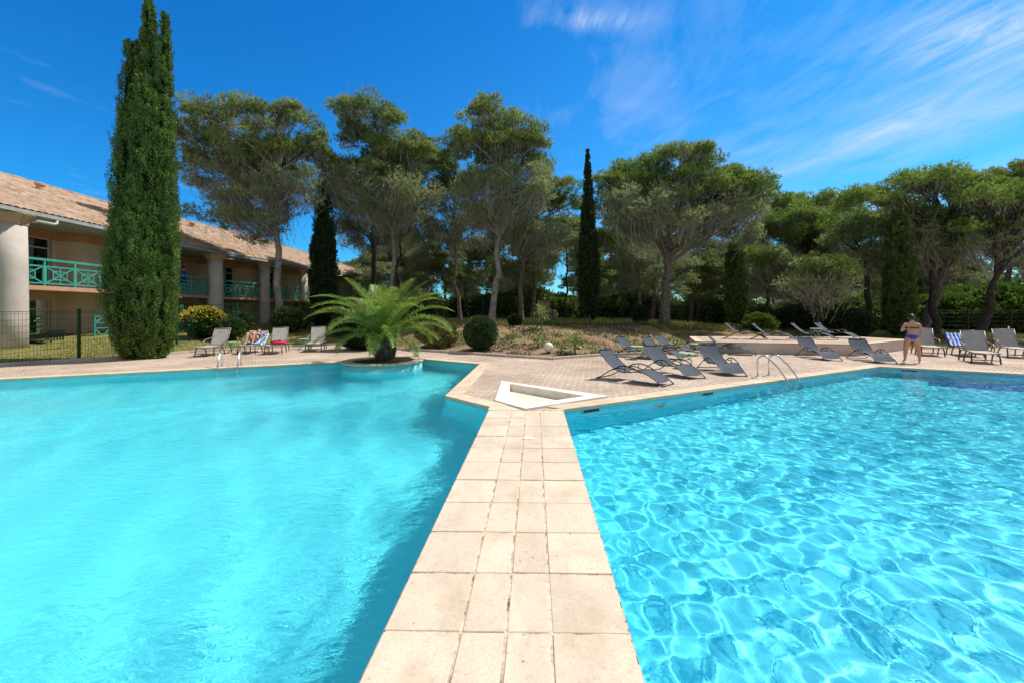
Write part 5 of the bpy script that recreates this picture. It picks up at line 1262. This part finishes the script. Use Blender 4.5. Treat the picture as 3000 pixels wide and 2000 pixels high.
def standing(label, loc, rz, female=True, clothes='bikini', scale=1.):
    t = thing('person', label, 'person', loc, rz); N = {}
    N['pelvis'] = ((0, 0, .84), (.165, .125), None); N['belly'] = ((0, .01, .97), (.14, .115), 'pelvis'); N['rib'] = ((0, 0, 1.09), (.135, .10), 'belly'); N['chest'] = ((0, -.01, 1.2), (.145, .095), 'rib')
    N['neck'] = ((0, 0, 1.33), (.05, .052), 'chest'); hc = (0, .035, 1.445); HEADN(N, hc, (0, 1, -.35), (0, .3, 1), 'neck')
    for s, p in ((-1, 'l'), (1, 'r')):
        N[p+'sh'] = ((s*.165, -.01, 1.25), (.058, .055), 'chest')
        if s > 0: el, wr = (s*.225, -.03, .99), (s*.215, .04, .77)
        else: el, wr = (s*.255, .0, 1.02), (s*.13, .2, 1.06)
        N[p+'ua'] = (tuple((Vector(N[p+'sh'][0])+Vector(el))/2), (.05, .048), p+'sh'); N[p+'el'] = (el, (.038, .038), p+'ua'); N[p+'fa'] = (tuple(Vector(el).lerp(Vector(wr), .4)), (.036, .034), p+'el'); N[p+'wr'] = (wr, (.023, .02), p+'fa')
        add_hand(N, p+'wr', p, (Vector(wr)-Vector(el)), (-s*.6, .5, 0) if s > 0 else (0, 0, 1), .5, s)
        N[p+'hip'] = ((s*.095, 0, .77), (.108, .11), 'pelvis'); N[p+'th'] = ((s*.125, .01, .62), (.09, .092), p+'hip'); N[p+'kn'] = ((s*.15, .01, .44), (.06, .062), p+'th'); N[p+'cf'] = ((s*.162, -.02, .31), (.058, .06), p+'kn'); N[p+'sn'] = ((s*.17, -.01, .17), (.038, .04), p+'cf')
        N[p+'an'] = ((s*.175, -.015, .06), (.033, .035), p+'sn'); N[p+'ft'] = ((s*.19, .07, .032), (.036, .026), p+'an'); N[p+'to'] = ((s*.2, .14, .02), (.034, .016), p+'ft')
    me = skin_mesh(N); me.materials.append(M['skin']); b = link('body', me, t, True)
    head_parts(t, hc, (0, 1, -.35), (0, .3, 1), 'hair', True)
    if clothes == 'bikini':
        shell(me, lambda c: .72+abs(c.x)*.55 < c.z < .90 and c.z < .90 and abs(c.x) < .19 and (c.z > .745), .006, 'bikini_brief', 'bikini', t)
        shell(me, lambda c: 1.105 < c.z < 1.14 and abs(c.x) < .155, .006, 'bikini_top', 'black_cloth', t)
        mb = MB(); mb.tube([(-.03, -.11, 1.12), (-.045, -.13, 1.06)], .006, 5); mb.tube([(.03, -.11, 1.12), (.045, -.13, 1.07)], .006, 5); obj('tie', mb, 'black_cloth', t)
        mb = MB(); mb.box(-.16, -.08, .24, .25, 1.08, 1.22); obj('phone', mb, 'black_cloth', t, bevel=.003)
    else:
        shell(me, lambda c: .86 < c.z < 1.3 and abs(c.x) < .23, .012, 'shirt', 'bluecloth', t); shell(me, lambda c: .45 < c.z < .88 and abs(c.x) < .24, .014, 'shorts', 'black_cloth', t)
    t.scale = (scale,)*3
    return t
standing('woman in a blue bikini bottom seen from behind, standing at the pool corner', (PX(2672, 13.35), 13.35, .02), -.55, True, 'bikini', 1.02)
f_ = wf(0); q = f_(21.6, -.9, 2.79)
standing('person in a blue shirt on the upper balcony right of the huge cypress', q, -1.4, False, 'shirt', 1.12)
def sunbather():
    L = tr_.location; t = thing('person', 'sunbather lying on a towelled lounger with knees raised and arms behind head', 'person', (L.x, L.y, 0), tr_.rotation_euler[2]); N = {}
    N['pelvis'] = ((-1.05, 0, .50), (.15, .11), None); N['belly'] = ((-1.2, 0, .535), (.125, .095), 'pelvis'); N['rib'] = ((-1.33, 0, .60), (.125, .09), 'belly'); N['chest'] = ((-1.45, 0, .68), (.13, .085), 'rib'); N['neck'] = ((-1.57, 0, .77), (.045, .048), 'chest')
    up = (-.83, 0, .56); fw = (.5, 0, .86); hc = (-1.67, 0, .85); HEADN(N, hc, fw, up, 'neck')
    for s, p in ((-1, 'l'), (1, 'r')):
        N[p+'sh'] = ((-1.5, s*.155, .72), (.052, .05), 'chest'); N[p+'ua'] = ((-1.56, s*.26, .78), (.045, .043), p+'sh'); N[p+'el'] = ((-1.64, s*.36, .86), (.035, .035), p+'ua'); N[p+'fa'] = ((-1.7, s*.27, .86), (.033, .031), p+'el'); N[p+'wr'] = ((-1.75, s*.15, .86), (.022, .02), p+'fa')
        add_hand(N, p+'wr', p, (-.3, -s, 0), (.5, 0, .8), .4, s)
        N[p+'hip'] = ((-.98, s*.09, .51), (.095, .1), 'pelvis'); N[p+'th'] = ((-.82, s*.11, .66), (.08, .082), p+'hip'); N[p+'kn'] = ((-.66, s*.12, .83), (.058, .06), p+'th'); N[p+'cf'] = ((-.58, s*.12, .68), (.054, .055), p+'kn'); N[p+'sn'] = ((-.5, s*.12, .53), (.036, .038), p+'cf')
        N[p+'an'] = ((-.45, s*.12, .45), (.032, .034), p+'sn'); N[p+'ft'] = ((-.37, s*.125, .415), (.034, .024), p+'an'); N[p+'to'] = ((-.29, s*.13, .405), (.032, .015), p+'ft')
    me = skin_mesh(N); me.materials.append(M['skin']); link('body', me, t, True); head_parts(t, hc, fw, up, 'hair_red')
    shell(me, lambda c: -1.14 < c.x < -.95 and c.z < .62 and abs(c.y) < .2, .006, 'bikini_brief', 'black_cloth', t)
    shell(me, lambda c: -1.42 < c.x < -1.33 and abs(c.y) < .14, .006, 'bikini_top', 'black_cloth', t)
sunbather()

def litter():
    r = np.random.default_rng(31); n = 1500; x = r.uniform(-14, 20, n); y = r.uniform(1, 19, n)
    ok = inpoly(x, y, DECK) & ~inpoly(x, y, LP) & ~inpoly(x, y, RP) & (pdist(x, y, LP) > .1) & (pdist(x, y, RP) > .1) & ~inpoly(x, y, PAD_OUT) & ~((np.abs(x) < 1.6) & (y < 7.2)) & (np.hypot(x+4.13, y-12.8) > 1.3)
    far = np.interp(x, curbX, curbY)-y; ok &= (far > .2) & (r.random(n) < np.clip(1.6-far*.16, .25, 1)); x, y = x[ok], y[ok]
    P = np.stack([x, y, np.full(len(x), .024)], -1); D = unit(r.normal(size=P.shape)*np.array([1, 1, .05])); V, Fc = leaves(P, D, .04, .035, r)
    V[:, 2] = np.maximum(V[:, 2], .0225)
    tag(nmesh('fallen_leaves', V, Fc, 'bark'), 'brown fallen leaves scattered over the paving', 'leaves', kind='stuff')
litter()
